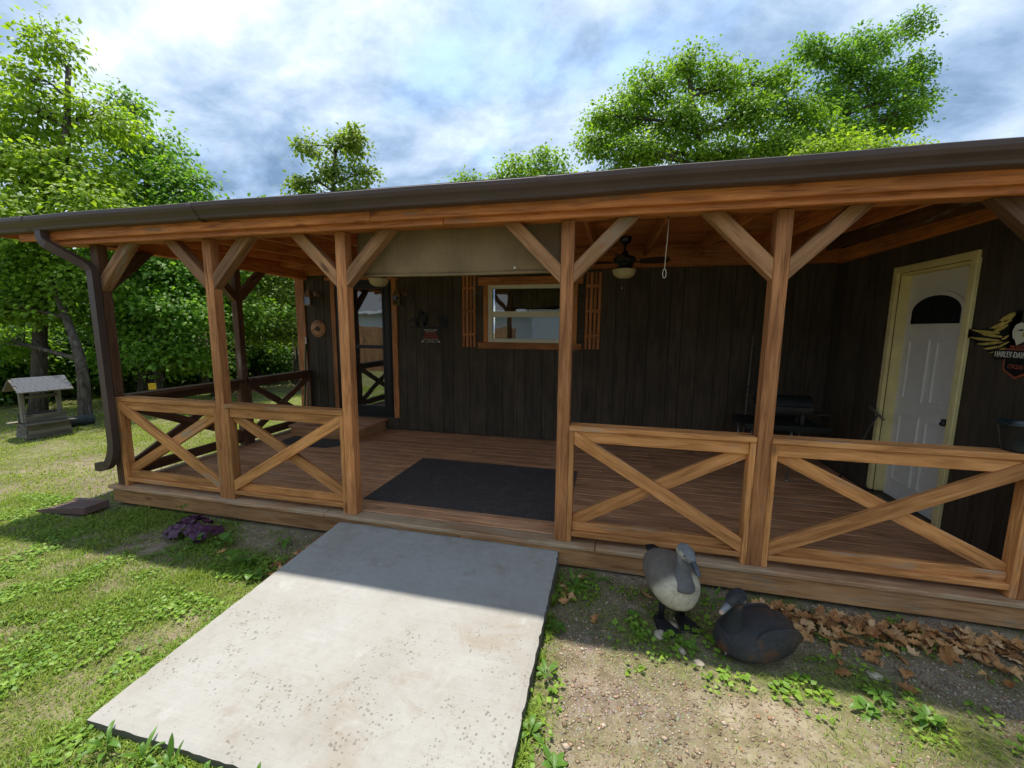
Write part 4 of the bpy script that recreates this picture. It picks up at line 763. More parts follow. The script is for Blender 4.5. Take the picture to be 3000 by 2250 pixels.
def sitting_goose():
    base=V((5.625,-.50,GZ(5.62,-.5)-.004)); t=thing('goose_decoy',base,'dark sitting goose decoy with rusty patches beside the dry leaves','goose decoy','goose decoys in front of the porch')
    h=math.atan2(-.38,-.92); Mx=Matrix.Translation(base)@Matrix.Rotation(h,4,'Z')@Matrix.Scale(.97,4)
    ctrl=[(-.245,.135,.01,.01),(-.235,.13,.055,.045),(-.205,.12,.095,.085),(-.13,.113,.132,.113),(-.03,.108,.150,.122),(.07,.100,.148,.112),(.15,.092,.122,.095),(.20,.088,.078,.068),(.222,.088,.03,.03)]
    vs,fs=spine_loft(ctrl,32,6); vs=[V((v.x,v.y*(1.08 if v.z<.08 else 1),max(v.z,.003))) for v in vs]
    dk=(.066,.066,.070); gobj('body',vs,fs,'goose_dark',t,Mx,lambda p:lerp3(dk,(.095,.065,.048),(-p.x+.02)/.25))
    for sg in (-1,1):
        c=[(-.20,.15,.012,.02),(-.15,.155,.03,.05),(-.06,.15,.035,.066),(.03,.142,.03,.06),(.08,.135,.012,.03)]; vs,fs=spine_loft(c,16,5); vs=[V((v.x,v.y*.5+sg*(.125-.22*(v.z-.13)),v.z)) for v in vs]
        gobj('wing',vs,fs,'goose_dark',t,Mx,lambda p:lerp3((.066,.066,.072),(.10,.07,.052),(-p.x-.05)/.15))
    nk=[((.120,.0,.13),.092),((.132,.0,.17),.068),((.140,.006,.22),.046),((.142,.012,.275),.036),((.140,.018,.335),.035)]
    vs,fs=loft([(c,(1,0,0),(0,1,0),r,r) for c,r in nk],24); gobj('neck',vs,fs,'goose_dark',t,Mx,lambda p:(.042,.046,.052))
    # head turned towards the slab
    Hd=Mx@Matrix.Translation(V((.140,.018,.35)))@Matrix.Rotation(.30,4,'Z')
    hd=[(-.045,.012,.01,.015),(-.035,.014,.032,.034),(-.01,.018,.042,.043),(.03,.014,.040,.039),(.06,.002,.030,.028),(.078,-.008,.021,.02)]; vs,fs=spine_loft(hd,24,4)
    head=gobj('head',vs,fs,'goose_dark',t,Hd,lambda p:(.50,.47,.40) if p.x<.0 and abs(p.y)>.022 and p.z<.012 else (.052,.055,.060))
    bl=[(.066,-.006,.022,.02),(.095,-.02,.019,.014),(.122,-.036,.016,.009),(.138,-.046,.010,.004)]; vs,fs=spine_loft(bl,16,4); gobj('bill',vs,fs,'goose_dark',head,Hd,lambda p:(.16,.19,.23) if p.x<.128 else (.36,.27,.22))
    for sg in (-1,1):
        vs,fs=loft([((.045,sg*.034,.02),(1,0,0),(0,0,1),.001,.001),((.045,sg*.035,.02),(1,0,0),(0,0,1),.006,.006),((.045,sg*.0385,.02),(1,0,0),(0,0,1),.004,.004)],10); gobj('eye',vs,fs,'goose_dark',head,Hd,lambda p:(.006,.006,.006))
    gobj('ring',*tube_geo([(.212+.003*math.cos(a),.05+.010*math.cos(a),.05+.010*math.sin(a)) for a in np.linspace(0,2*math.pi,11)],.002,5),'steel',t,Mx,lambda p:(0,0,0))
sitting_goose()
# ------------------------------------------------------------------ leaves, plants
def leaf_batch(C_,Dr,Nr,ln,wd,curl=.15,fold=.25):
    """C_ base points (n,3), Dr direction, Nr normal, ln length, wd half width -> verts, quads (2 folded quads per leaf)"""
    n=len(C_); Dr=Dr/np.linalg.norm(Dr,axis=1,keepdims=True); Sd=np.cross(Nr,Dr); Sd/=np.maximum(np.linalg.norm(Sd,axis=1,keepdims=True),1e-6); Nn=np.cross(Dr,Sd)
    ln=np.broadcast_to(ln,(n,))[:,None]; wd=np.broadcast_to(wd,(n,))[:,None]
    b=C_; m=C_+Dr*ln*.48+Nn*ln*curl*.35; tp=C_+Dr*ln-Nn*ln*curl; l=C_+Dr*ln*.45+Sd*wd+Nn*wd*fold; r=C_+Dr*ln*.45-Sd*wd+Nn*wd*fold
    vs=np.stack([b,l,m,r,tp],1).reshape(-1,3); o=np.arange(n)[:,None]*5
    t=np.concatenate([o+np.array([[0,2,1]]),o+np.array([[0,3,2]]),o+np.array([[2,4,1]]),o+np.array([[3,4,2]])])
    return vs,t
def rdir(n,up=0.0):
    d=RNG.normal(size=(n,3)); d[:,2]+=up; return d/np.linalg.norm(d,axis=1,keepdims=True)
def blades(x,y,z,h,w,lean):
    n=len(x); a=RNG.uniform(0,2*np.pi,n); dx,dy=np.cos(a),np.sin(a); le=lean*RNG.uniform(.3,1.3,n); px,py=-dy,dx
    b=np.stack([x,y,z-.004],1); S=np.stack([px,py,np.zeros(n)],1)*w[:,None]; Dv=np.stack([dx,dy,np.zeros(n)],1)
    m=b+np.stack([dx*h*le*.35,dy*h*le*.35,h*.6],1); tp=b+np.stack([dx*h*le,dy*h*le,h*np.clip(1-.35*le,.3,1)],1)
    vs=np.stack([b-S,b+S,m-S*.75,m+S*.75,tp],1).reshape(-1,3); o=np.arange(n)[:,None]*5
    return vs,o+np.array([[0,1,3,2]]),o+np.array([[2,3,4]])
def scatter(n,x0,x1,y0,y1,thr=0.0,gain=1.0,bare=False):
    x=RNG.uniform(x0,x1,n); y=RNG.uniform(y0,y1,n); c=cover(x,y); p=(1-c) if bare else c
    keep=(RNG.uniform(0,1,n)<np.clip((p-thr)*gain,0,1))&~inslab(x,y,.008)&~((x>-.05)&(y>.02))&~((x>-.5)&(x<.0)&(y>-.30)&(y<.02))
    for gx_,gy_,r_ in ((5.62,-.5,.19),): keep&=np.hypot(x-gx_,y-gy_)>r_
    return x[keep],y[keep]
def grass():
    # near turf, left
    x,y=scatter(210000,-1.3,4.5,-2.4,.02,.08,1.1); n=len(x); h=.014+.05*RNG.uniform(0,1,n)*np.clip(fbm(x*2.6,y*2.6,50)*1.8-.35,.15,1.3)+.05*RNG.uniform(0,1,n)*np.exp(-((x-2.48)/.1)**2)*sst(-y,.75,1.0); o=np_mesh('grass',*(lambda a:(a[0],[a[1],a[2]]))(blades(x,y,gz(x,y),h,RNG.uniform(.0014,.0030,n),.9)),'grass_blade'); tag(o,'fine green grass blades on the lawn left of the concrete path','grass'); o['kind']='stuff'
    x,y=scatter(60000,4.46,8.2,-2.3,.02,.20,.9); n=len(x); h=.012+.045*RNG.uniform(0,1,n)*np.clip(fbm(x*4,y*4,51)*1.9-.4,.15,1.2); o=np_mesh('grass',*(lambda a:(a[0],[a[1],a[2]]))(blades(x,y,gz(x,y),h,RNG.uniform(.001,.0022,n),1.0)),'grass_blade'); tag(o,'sparse grass tufts on the gravelly soil right of the concrete path','grass'); o['kind']='stuff'
    xa=2.562+RNG.normal(0,.012,5200); ya=RNG.uniform(-1.75,-.5,5200); xb=RNG.uniform(2.5,4.46,3600); yb=-1.752+RNG.normal(0,.014,3600); xc=4.472+np.abs(RNG.normal(0,.014,4200)); yc_=RNG.uniform(-1.75,-.1,4200)
    x=np.concatenate([xa,xb,xc]); y=np.concatenate([ya,yb,yc_]); k=(fbm(x*5,y*5,90)>.47)&~inslab(x,y,-.004); x,y=x[k],y[k]; n=len(x); h=.02+.07*RNG.uniform(0,1,n)*np.clip(fbm(x*4,y*4,91)*2-.5,.1,1.2); o=np_mesh('grass',*(lambda a:(a[0],[a[1],a[2]]))(blades(x,y,gz(x,y),h,RNG.uniform(.0014,.0032,n),1.1)),'grass_blade'); tag(o,'longer grass blades fringing the edges of the concrete path','grass'); o['kind']='stuff'
    # far lawn
    x,y=scatter(120000,-9,0,-2.4,6.5,.05,1.3); d=np.hypot(x-4.8,y+2.9); k=RNG.uniform(0,1,len(x))<np.clip(9/(d+2),0,1); x,y=x[k],y[k]; n=len(x); h=.022+.022*RNG.uniform(0,1,n); o=np_mesh('grass',*(lambda a:(a[0],[a[1],a[2]]))(blades(x,y,gz(x,y),h,RNG.uniform(.003,.006,n),.8)),'grass_lawn'); tag(o,'sunlit mown lawn beyond the left end of the porch','grass'); o['kind']='stuff'
    # clover-like ground cover
    for nm,(x0,x1,y0,y1,cnt,th),lab in (('l',(-1.2,4.5,-2.4,.02,85000,.35),'small round-leaved ground cover in the lawn left of the path'),('r',(4.46,8,-2.3,.02,26000,.36),'small round-leaved weeds in the soil right of the path')):
        x,y=scatter(cnt,x0,x1,y0,y1,th,1.1); k=vnoise(x*5,y*5,77)>.42; x,y=x[k],y[k]; n=len(x); a=RNG.uniform(0,2*np.pi,n); Dr=np.stack([np.cos(a),np.sin(a),RNG.uniform(-.1,.5,n)],1); Nr=np.stack([RNG.normal(0,.35,n),RNG.normal(0,.35,n),np.ones(n)],1); ln=RNG.uniform(.010,.030,n)*(.6+.8*vnoise(x*2.3,y*2.3,78))*(1.25 if nm=='r' else 1)
        vs,t=leaf_batch(np.stack([x,y,gz(x,y)+RNG.uniform(.004,.028,n)],1),Dr,Nr,ln,ln*RNG.uniform(.36,.52,n)); o=np_mesh('ground_cover',vs,[t],'clover'); tag(o,lab,'ground cover'); o['kind']='stuff'
    # straw
    x,y=scatter(22000,-1.2,8,-2.3,.0,.0,1); n=len(x); a=RNG.uniform(0,2*np.pi,n); Dr=np.stack([np.cos(a),np.sin(a),RNG.uniform(-.05,.2,n)],1); Nr=np.tile([0,0,1.],(n,1)); vs,t=leaf_batch(np.stack([x,y,gz(x,y)+.006],1),Dr,Nr,RNG.uniform(.02,.07,n),.0012,.05,0); o=np_mesh('dry_grass',vs,[t],'straw'); tag(o,'dry straw-coloured grass clippings scattered over the yard','straw'); o['kind']='stuff'
    # pebbles
    x1,y1=scatter(60000,4.46,8,-2.4,.02,.25,1.2,True); x2,y2=scatter(26000,-2.5,2.57,-2.4,1.6,.35,1.1,True); x=np.concatenate([x1,x2]); y=np.concatenate([y1,y2]); n=len(x)
    s=RNG.gamma(1.8,.0018,n)+.0015; s=np.minimum(s,.016); oc=np.array([[1,0,0],[0,1,0],[-1,0,0],[0,-1,0],[0,0,1],[0,0,-1]],float); f0=np.array([[0,1,4],[1,2,4],[2,3,4],[3,0,4],[1,0,5],[2,1,5],[3,2,5],[0,3,5]])
    P=oc[None]*RNG.uniform(.6,1.3,(n,6,1))*s[:,None,None]*np.stack([RNG.uniform(.8,1.5,n),RNG.uniform(.7,1.1,n),RNG.uniform(.45,.8,n)],1)[:,None,:]; an=RNG.uniform(0,6.28,n); c,s_=np.cos(an)[:,None],np.sin(an)[:,None]
    Px=P[...,0]*c-P[...,1]*s_; Py=P[...,0]*s_+P[...,1]*c; vs=np.stack([Px+x[:,None],Py+y[:,None],P[...,2]+(gz(x,y)+s*.15)[:,None]],-1).reshape(-1,3); t=(np.arange(n)[:,None,None]*6+f0[None]).reshape(-1,3)
    o=np_mesh('gravel',vs,[t],'pebble'); tag(o,'tan and pale gravel strewn over the bare soil','gravel'); o['kind']='stuff'
grass()
# individual stones
def stone(x,y,s,label):
    r=random.Random(int(x*1000)); bm=bmesh.new(); bmesh.ops.create_icosphere(bm,subdivisions=2,radius=1)
    for v in bm.verts: v.co=V((v.co.x*s*1.25,v.co.y*s*.85,v.co.z*s*.55))*(1+r.uniform(-.16,.16))
    o=from_bm('stone',bm,'dirt_stone',None,False,Matrix.Translation((x,y,GZ(x,y)+s*.22))@Matrix.Rotation(x*7,4,'Z')); tag(o,label,'stone','loose stones near the goose decoys')
stone(5.125,-.52,.034,'angular tan stone just in front of the standing goose'); stone(5.215,-.42,.025,'small stone between the feet of the standing goose'); stone(5.235,-.62,.021,'small tan stone between the two goose decoys'); stone(5.31,-.69,.024,'flat pale stone left of the sitting goose'); stone(6.19,-.55,.03,'rounded reddish stone in the weeds right of the sitting goose')
# dry oak leaves
def oak_outline():
    P=[(0,.008),(.12,.02),(.20,.07),(.26,.20),(.34,.13),(.42,.17),(.50,.34),(.58,.20),(.66,.19),(.76,.30),(.82,.15),(.92,.12),(1.02,.03)]
    return P+[(a,-b) for a,b in P[::-1] if b>0]+[]
OAK=oak_outline()
def oak_mesh(seed,size):
    r=random.Random(seed); k1,k2,k3=r.uniform(-1.2,1.2),r.uniform(-.3,1.0),r.uniform(-1.2,1.2)
    up=[p for p in OAK if p[1]>=0]; vs=[];fs=[]
    for x,y_ in up:
        for sg in (1,0,-1):
            yy=sg*y_*r.uniform(.85,1.15); vs.append((size*(x-.5),size*yy,size*(k1*(x-.5)**2*1.2+k2*abs(yy)*.6+k3*yy*(x-.5)+r.uniform(-.02,.02))))
    for i in range(len(up)-1):
        fs+=[(3*i,3*i+1,3*i+4,3*i+3),(3*i+1,3*i+2,3*i+5,3*i+4)]
    me=mesh_from('dry_leaf',vs,fs,'dry_leaf',False); return me
OM=[oak_mesh(i,1) for i in range(9)]
def dry(x,y,s,z=None,rt=None):
    me=random.choice(OM); o=bpy.data.objects.new('dry_leaf',me); Rm=Matrix.Rotation(random.uniform(0,6.3),4,'Z')@Matrix.Rotation(random.gauss(0,.35) if rt is None else rt,4,'X')@Matrix.Rotation(random.gauss(0,.3),4,'Y')
    link(o,None,Matrix.Translation((x,y,GZ(x,y)+(z if z is not None else .018)))@Rm@Matrix.Scale(s,4)); return o
for k in range(280):
    u=random.random(); x=5.74+1.36*u+random.gauss(0,.04); y=-.07-.04*u-abs(random.gauss(0,.15))*(1.1 if .15<u<.85 else .6)
    o=dry(x,y,random.uniform(.055,.12),random.uniform(.008,.05)); tag(o,'dry brown oak leaf in the drift under the right railing','leaf','dry oak leaves drifted along the right skirt board')
for k in range(34):
    x=2.57-abs(random.gauss(0,.09))-.02; y=random.uniform(-.62,-.02); o=dry(x,y,random.uniform(.04,.085),random.uniform(.008,.025)); tag(o,'reddish dead leaf between the skirt board and the left edge of the slab','leaf','dead leaves left of the slab by the skirt board')
for k in range(14):
    x=4.52+abs(random.gauss(0,.09)); y=random.uniform(-.45,-.06); o=dry(x,y,random.uniform(.05,.095),random.uniform(.008,.02)); tag(o,'dead leaf in the grass at the right edge of the slab','leaf','dead leaves right of the slab by the skirt board')
for x,y,l in ((6.02,-.58,'single tan oak leaf lying in the weeds beside the sitting goose'),(6.28,-.62,'single orange-brown leaf on the gravel in front of the leaf drift'),(5.08,-.2,'reddish dead leaf by the skirt board behind the standing goose'),(4.75,-.48,'brown dead leaf on the bare soil near the slab corner'),(1.85,-.45,'brown dead leaf beside the big weed by the slab')):
    o=dry(x,y,.09,.02,.2); tag(o,l,'leaf')
# broadleaf weeds
def big_leaf(base,ang,elev,ln,wd,droop):
    vs=[];fs=[]; n=7; d=V((math.cos(ang),math.sin(ang),0)); s=V((-math.sin(ang),math.cos(ang),0))
    for i in range(n):
        t=i/(n-1); w=wd*(math.sin(math.pi*min(1,t*.93+.07))**.8 if t<1 else .02); w=max(w,.0015)
        if t<.18: w*=.35+.3*t
        p=V(base)+d*ln*t*math.cos(elev)+V((0,0,1))*(ln*t*math.sin(elev)-droop*ln*t*t)
        vs+=[p+s*w+V((0,0,w*.35)),p,p-s*w+V((0,0,w*.35))]
        if i: b=3*i; fs+=[(b-3,b-2,b+1,b),(b-2,b-1,b+2,b+1)]
    return vs,fs
def weed(x,y,n,ln,wd,label,name='weed',mat='weed_leaf',elev=(.25,.9),cat='weed',group='broadleaf weeds beside the concrete path',hgt=0,seed=0):
    r=random.Random(seed or int(abs(x*977+y*431))); z=GZ(x,y); t=thing(name,(x,y,z),label,cat,group)
    for i in range(n):
        a=i*2.4+r.uniform(-.4,.4); zz=z+hgt*r.random(); vs,fs=big_leaf((x+.006*math.cos(a),y+.006*math.sin(a),zz+.004),a,r.uniform(*elev),ln*r.uniform(.65,1.1),wd*r.uniform(.8,1.15),r.uniform(.15,.75)); obj('leaf',vs,fs,mat,t,True)
    if hgt: tube('stem',[(x,y,z-.01),(x+.01,y,z+hgt)],.003,mat,t,5)
for a in ((2.18,-.55,9,.13,.034,'tall broad-leaved weed left of the slab near its far corner',.13),(2.36,-.66,6,.10,.036,'light green broad-leaved weed touching the left edge of the slab',.05),(1.75,-.36,7,.12,.036,'broad-leaved weed between the purple plant and the slab',.06),(1.52,-.42,6,.11,.034,'broad-leaved weed just in front of the purple plant',.05),(2.22,-.22,8,.10,.018,'narrow-leaved weed by the skirt board next to the slab',.06),(1.62,-.62,5,.10,.014,'upright narrow weed in the lawn before the purple plant',.04),(.98,-.08,8,.07,.018,'small leafy weed growing up against the left skirt board',.14)):
    weed(*a[:6],hgt=a[6])
for a in ((4.60,-.20,8,.15,.012,'long-bladed grass tuft at the right corner of the slab by the skirt',.03),(4.74,-.10,7,.14,.011,'long-bladed grass tuft against the skirt board left of the standing goose',.03),(4.53,-.62,9,.08,.014,'dandelion-like weed at the middle of the slab right edge',.02),(4.52,-.98,7,.10,.012,'grassy weed leaning over the right edge of the slab',.03),(4.50,-1.30,10,.085,.013,'broad weed at the lower right edge of the slab',.02),(4.62,-1.42,10,.09,.014,'leafy weed in the bottom foreground right of the slab',.02),(5.50,-.13,6,.13,.010,'upright grass tuft behind the sitting goose head',.03),(5.34,-.09,6,.12,.010,'grass tuft against the skirt board right of the standing goose',.03),(6.13,-.70,13,.075,.014,'plantain rosette right of the sitting goose',.02),(6.26,-.80,14,.085,.015,'large plantain rosette in the right foreground',.02),(6.02,-.80,9,.075,.018,'plantain rosette nearest the sitting goose on its right',.02),(5.28,-.60,5,.06,.018,'small round-leaved sprout between the goose decoys',.01),(4.98,-.40,5,.06,.016,'small sprout left of the standing goose feet',.01)):
    weed(*a[:6],hgt=a[6])
for i,(x,l) in enumerate(((2.78,'narrow upright weed at the front left corner of the slab'),(2.98,'tall strap-leaved weed overlapping the front edge of the slab'),(3.12,'second strap-leaved weed along the front edge of the slab'),(3.30,'weed with a folded leaf at the middle of the slab front edge'),(3.52,'pointed-leaf weed right of the middle of the slab front edge'),(3.78,'long-leaved weed at the right part of the slab front edge'),(4.28,'curving broad leaf weed at the front right corner of the slab'))):
    weed(x,-1.80,8,.12 if i%2 else .15,.008 if i%2 else .011,l,hgt=.04,elev=(.7,1.35),seed=40+i)
# purple plant
pp=thing('purple_plant',(1.36,-.27,GZ(1.36,-.27)),'low plant with dark purple ruffled leaves in front of the skirt board','plant')
rr=random.Random(3)
for i in range(44):
    a=rr.uniform(0,6.28); rad=.20*math.sqrt(rr.random()); x,y=1.36+rad*math.cos(a)*1.15,-.27+rad*math.sin(a)*.75; z=GZ(x,y)+.05+.12*(1-rad/.22)+rr.uniform(-.02,.02); s=rr.uniform(.035,.055)
    vs=[(0,0,.008)];m=14
    for k in range(m): b=2*math.pi*k/m; q=s*(1+.22*math.cos(5*b)+.06*math.cos(11*b)); vs.append((q*math.cos(b),q*math.sin(b),.012*math.sin(3*b+i)+.006*math.sin(7*b)))
    Mx=Matrix.Translation((x,y,z))@Matrix.Rotation(a,4,'Z')@Matrix.Rotation(.25+1.6*rad,4,'Y')
    obj('leaf',vs,[(0,1+k,1+(k+1)%m) for k in range(m)],'purple_leaf',pp,True,Mx)
# ------------------------------------------------------------------ trees
def crown_mesh(blobs,tips_per,leaves,size,spread,seed,flat=.45,droop=.25):
    """blobs: (cx,cy,cz,rx,ry,rz,n). Returns leaf verts/tris and tip points per blob"""
    global RNG
    keep=RNG; RNG=np.random.default_rng(seed); V_=[];T_=[];tips=[];off=0
    for cx,cy,cz,rx,ry,rz_,n in blobs:
        d=rdir(n); r=RNG.uniform(0,1,n)**.42; p=d*r[:,None]*np.array([rx,ry,rz_])+np.array([cx,cy,cz]); tips.append(p)
        k=np.repeat(np.arange(n),leaves); m=len(k); g=RNG.normal(size=(m,3))*np.array([1,1,flat])*spread; sc=RNG.uniform(.55,1.25,n)[k][:,None]; g*=sc
        out=(p-np.array([cx,cy,cz]))[k]; on=out/np.maximum(np.linalg.norm(out,axis=1,keepdims=True),.05)
        c=p[k]+g; c[:,2]-=droop*np.hypot(g[:,0],g[:,1])
        Dr=g/np.maximum(np.linalg.norm(g,axis=1,keepdims=True),1e-4)+RNG.normal(0,.5,(m,3))+on*.3; Dr[:,2]-=.35
        Nr=np.stack([RNG.normal(0,.55,m),RNG.normal(0,.55,m),np.ones(m)],1)+on*.55
        ln=size*RNG.uniform(.6,1.2,m); vs,t=leaf_batch(c,Dr,Nr,ln,ln*RNG.uniform(.26,.40,m),.22,.3); V_.append(vs); T_.append(t+off); off+=len(vs)
    RNG=keep; return np.concatenate(V_),np.concatenate(T_),tips
def tree(label,base,trunk,rad,blobs,leaves=26,size=.12,spread=.22,mat='leaf_maple',name='tree',group='trees around the yard',seed=1,bark='bark',flat=.45,limbs=5,droop=.25):
    base=V(base); base.z=GZ(base.x,base.y)-.05; t=thing(name,base,label,'tree',group); r=random.Random(seed)
    vs,tr,tips=crown_mesh(blobs,0,leaves,size,spread,seed,flat,droop); np_mesh('crown',vs,[tr],mat,t)
    P=[base]+[V(p) for p in trunk]; C_=catmull([tuple(p) for p in P],5); n=len(C_); R=[rad*(1.25 if i==0 else 1)*(1-.72*i/n) for i in range(n)]
    AV,AF=tube_geo([V(c) for c in C_],R,10); AV=list(AV); AF=list(AF)
    for bi,(b,tp) in enumerate(zip(blobs,tips)):
        bc=V(b[:3]); j=min(range(n),key=lambda i:(V(C_[i])-bc).length+max(0,V(C_[i]).z-bc.z+.3)*3); s=V(C_[j]); mid=(s+bc)/2+V((r.uniform(-.2,.2),r.uniform(-.2,.2),r.uniform(-.1,.25)))
        c=[V(q) for q in catmull([tuple(s),tuple(mid),tuple(bc)],4)]; r0=min(R[j]*.6,rad*.5); a,f=tube_geo(c,[r0*(1-.6*i/len(c)) for i in range(len(c))],6,False); o=len(AV); AV+=a; AF+=[tuple(o+q for q in ff) for ff in f]
        for q in tp[r.sample(range(len(tp)),min(limbs*3,len(tp)))]:
            q=V(q); k=r.randrange(2,len(c)); s2=c[k]; mm=(s2+q)/2+V((r.uniform(-.12,.12),r.uniform(-.12,.12),r.uniform(-.02,.14))); cc=[s2,mm,q]; a,f=tube_geo(cc,[r0*.35,r0*.22,.004],5,False); o=len(AV); AV+=a; AF+=[tuple(o+q_ for q_ in ff) for ff in f]
    obj('trunk',AV,AF,bark,t,True); return t
def B(px,py,t,rx,ry,rz_,n): p=at(px,py,t); return (p.x,p.y,p.z,rx,ry,rz_,n)
def gpt(px,t): p=at(px,1200,t); return (p.x,p.y,0)
# left yard trees (pixel, distance) -> place in the world
tree('tall airy yellow-green tree at the far left edge of the yard',gpt(110,8.6),[at(120,900,8.6),at(140,600,8.6),at(190,420,8.6),at(200,200,8.6)],.13,
     [B(150,130,8.6,.42,.42,.62,14),B(110,330,8.5,.85,.75,.6,34),B(290,330,8.7,.55,.5,.5,20),B(20,480,8.2,.9,.8,.6,36),B(200,480,8.4,1.0,.8,.55,44),B(-80,380,8.4,.8,.8,.8,26),B(60,620,7.8,1.0,.8,.45,40),B(270,590,8.0,.7,.6,.4,26),B(60,230,8.6,.45,.4,.4,14)],56,0.116,.24,'leaf_yellow',seed=3,droop=.5)
tree('dense green maple right of the tall airy tree',gpt(430,10.5),[at(425,900,10.5),at(430,650,10.5),at(430,450,10.5)],.16,
     [B(430,430,10.5,.8,.8,.8,46),B(380,300,10.6,.35,.35,.3,10),B(520,540,10.3,.95,.8,.6,46),B(340,560,10.4,.9,.8,.7,46),B(590,640,10.2,.7,.7,.5,30),B(430,680,9.8,1.2,.9,.6,60)],56,0.120,.26,'leaf_maple',seed=5)
tree('leaning thick-trunked oak behind the wishing well',gpt(246,7.7),[at(240,1080,7.8),at(205,960,8.0),at(150,820,8.3),at(120,700,8.6)],.105,
     [B(60,760,8.2,1.0,.8,.45,46),B(120,880,8.4,.9,.8,.4,40),B(260,820,8.3,.6,.6,.4,24),B(-60,880,8.0,.8,.8,.5,30),B(20,1000,8.9,.7,.6,.3,22)],56,0.112,.25,'leaf_mid',seed=8)
tree('leafy maple with low boughs seen between the two left posts',gpt(470,9.6),[at(465,1000,9.6),at(460,850,9.6),at(470,700,9.6)],.12,
     [B(430,800,9.2,.9,.8,.55,52),B(520,900,9.0,.9,.7,.5,52),B(360,930,9.3,.7,.6,.4,34),B(480,1010,9.0,.7,.6,.3,36),B(560,780,9.6,.8,.7,.5,40),B(330,1040,9.4,.4,.4,.25,16)],56,0.116,.24,'leaf_maple',seed=9)
tree('maple with bright drooping leaves behind the second post',gpt(640,10.8),[at(640,1000,10.8),at(650,850,10.8),at(650,700,10.8)],.13,
     [B(650,760,10.6,1.0,.8,.6,52),B(600,900,10.2,.8,.7,.5,42),B(560,1040,9.6,.7,.6,.28,34),B(690,900,10.6,.8,.7,.5,40)],56,0.120,.25,'leaf_mid',seed=11)
tree('sunlit oak with crooked dark limbs beside the house corner',gpt(900,12),[at(900,1000,12),at(905,880,12),at(880,800,12),at(850,760,12)],.15,
     [B(800,830,11.8,1.0,.8,.6,60),B(760,950,11.6,.9,.8,.5,46),B(860,960,12.2,.9,.8,.5,46),B(840,720,12,.9,.8,.6,46),B(740,720,12,.8,.7,.6,36)],56,0.103,.24,'leaf_oak',seed=13)
tree('dark spreading tree in the shade behind the porch end',gpt(760,13.5),[at(755,1050,13.5),at(750,950,13.5),at(760,850,13.5)],.14,
     [B(700,1010,13,1.0,.8,.5,46),B(800,1040,13.2,1.0,.8,.45,46),B(640,1080,12.6,.8,.7,.35,34)],30,.14,.27,'leaf_dark',seed=15)
# behind the roof
tree('small rounded oak crown above the left part of the roof',(at(985,900,15).x,at(985,900,15).y,0),[at(985,800,15),at(985,640,15),at(975,520,15),at(985,440,15)],.13,
     [B(900,430,15,.36,.36,.42,11),B(1020,425,15,.62,.6,.45,20),B(960,500,15,.55,.5,.35,16),B(1075,500,15,.40,.4,.38,11),B(890,540,15,.5,.5,.35,14),B(1030,560,15,.7,.6,.3,18),B(960,600,15,.9,.8,.3,20),B(1040,395,15,.35,.3,.2,8)],46,.15,.20,'leaf_oak',seed=17,flat=.7)
tree('broad bright green tree above the middle of the roof',(at(2080,900,14).x,at(2080,900,14).y,0),[at(2070,700,14),at(2060,500,14),at(2030,330,14),at(2020,220,14)],.22,
     [B(2010,190,14,.75,.7,.6,30),B(1900,260,14,.9,.8,.7,44),B(2120,230,14,.9,.8,.7,44),B(1830,340,14,.9,.8,.7,44),B(1740,420,13.8,.55,.5,.45,20),B(2000,360,13.7,1.2,.9,.7,60),B(2180,340,13.8,1.0,.9,.7,50),B(1860,450,13.7,1.2,.9,.5,56),B(2100,460,13.6,1.3,.9,.5,60),B(2290,430,13.6,1.0,.9,.5,46),B(2260,250,14,.8,.7,.6,34),B(2340,330,14,.9,.8,.6,40),B(2400,400,13.8,1.0,.8,.5,40),B(1760,340,14,.45,.4,.35,12)],56,0.129,.26,'leaf_mid',seed=19)
tree('taller darker tree above the right part of the roof',(at(2500,900,15).x,at(2500,900,15).y,0),[at(2500,700,15),at(2490,500,15),at(2480,300,15),at(2540,150,15)],.18,
     [B(2540,130,15,.8,.7,.7,30),B(2680,70,15,.38,.35,.5,13),B(2420,160,15,.75,.6,.45,24),B(2560,250,15,1.0,.9,.7,46),B(2660,200,15,.7,.7,.7,26),B(2440,290,15,.9,.8,.7,40),B(2480,200,15,.7,.7,.6,30),B(2620,340,14.8,1.0,.9,.5,44),B(2690,290,15,.5,.5,.45,16),B(2500,380,14.8,.9,.8,.4,34),B(2370,120,15,.35,.3,.25,9)],56,0.129,.25,'leaf_maple',seed=21)
tree('low leafy treetop just over the gutter at the right',(at(2600,900,12.5).x,at(2600,900,12.5).y,0),[at(2590,700,12.5),at(2580,500,12.5)],.13,
     [B(2540,430,12.5,.6,.6,.35,24),B(2650,440,12.5,.6,.5,.25,18),B(2400,440,12.5,.9,.7,.35,36)],32,.14,.23,'leaf_yellow',seed=23)
tree('distant rounded treetop at the middle of the roof line',(at(1560,900,24).x,at(1560,900,24).y,0),[at(1570,700,24),at(1570,520,24)],.2,
     [B(1570,500,24,2.0,1.6,1.3,90),B(1480,530,24,1.0,.9,.8,36),B(1370,540,24,.9,.8,.7,30),B(1650,530,24,1.2,1,.8,36)],28,.22,.33,'leaf_mid',seed=25)
# tree standing right of the wing: outside the picture, it throws the dappled shade at the right
tree('broadleaf tree standing to the right of the wing outside the view',(10.2,-1.2,0),[(10.1,-1.1,2.2),(9.6,-.6,4),(8.9,0,6)],.2,[(8.9,-.3,6.4,.9,.8,.7,36),(7.6,.0,6.9,.8,.6,.5,34),(6.3,.05,7.2,.75,.4,.4,24),(5.4,.35,7.4,.4,.25,.3,10)],30,.13,.26,'leaf_mid',seed=27)
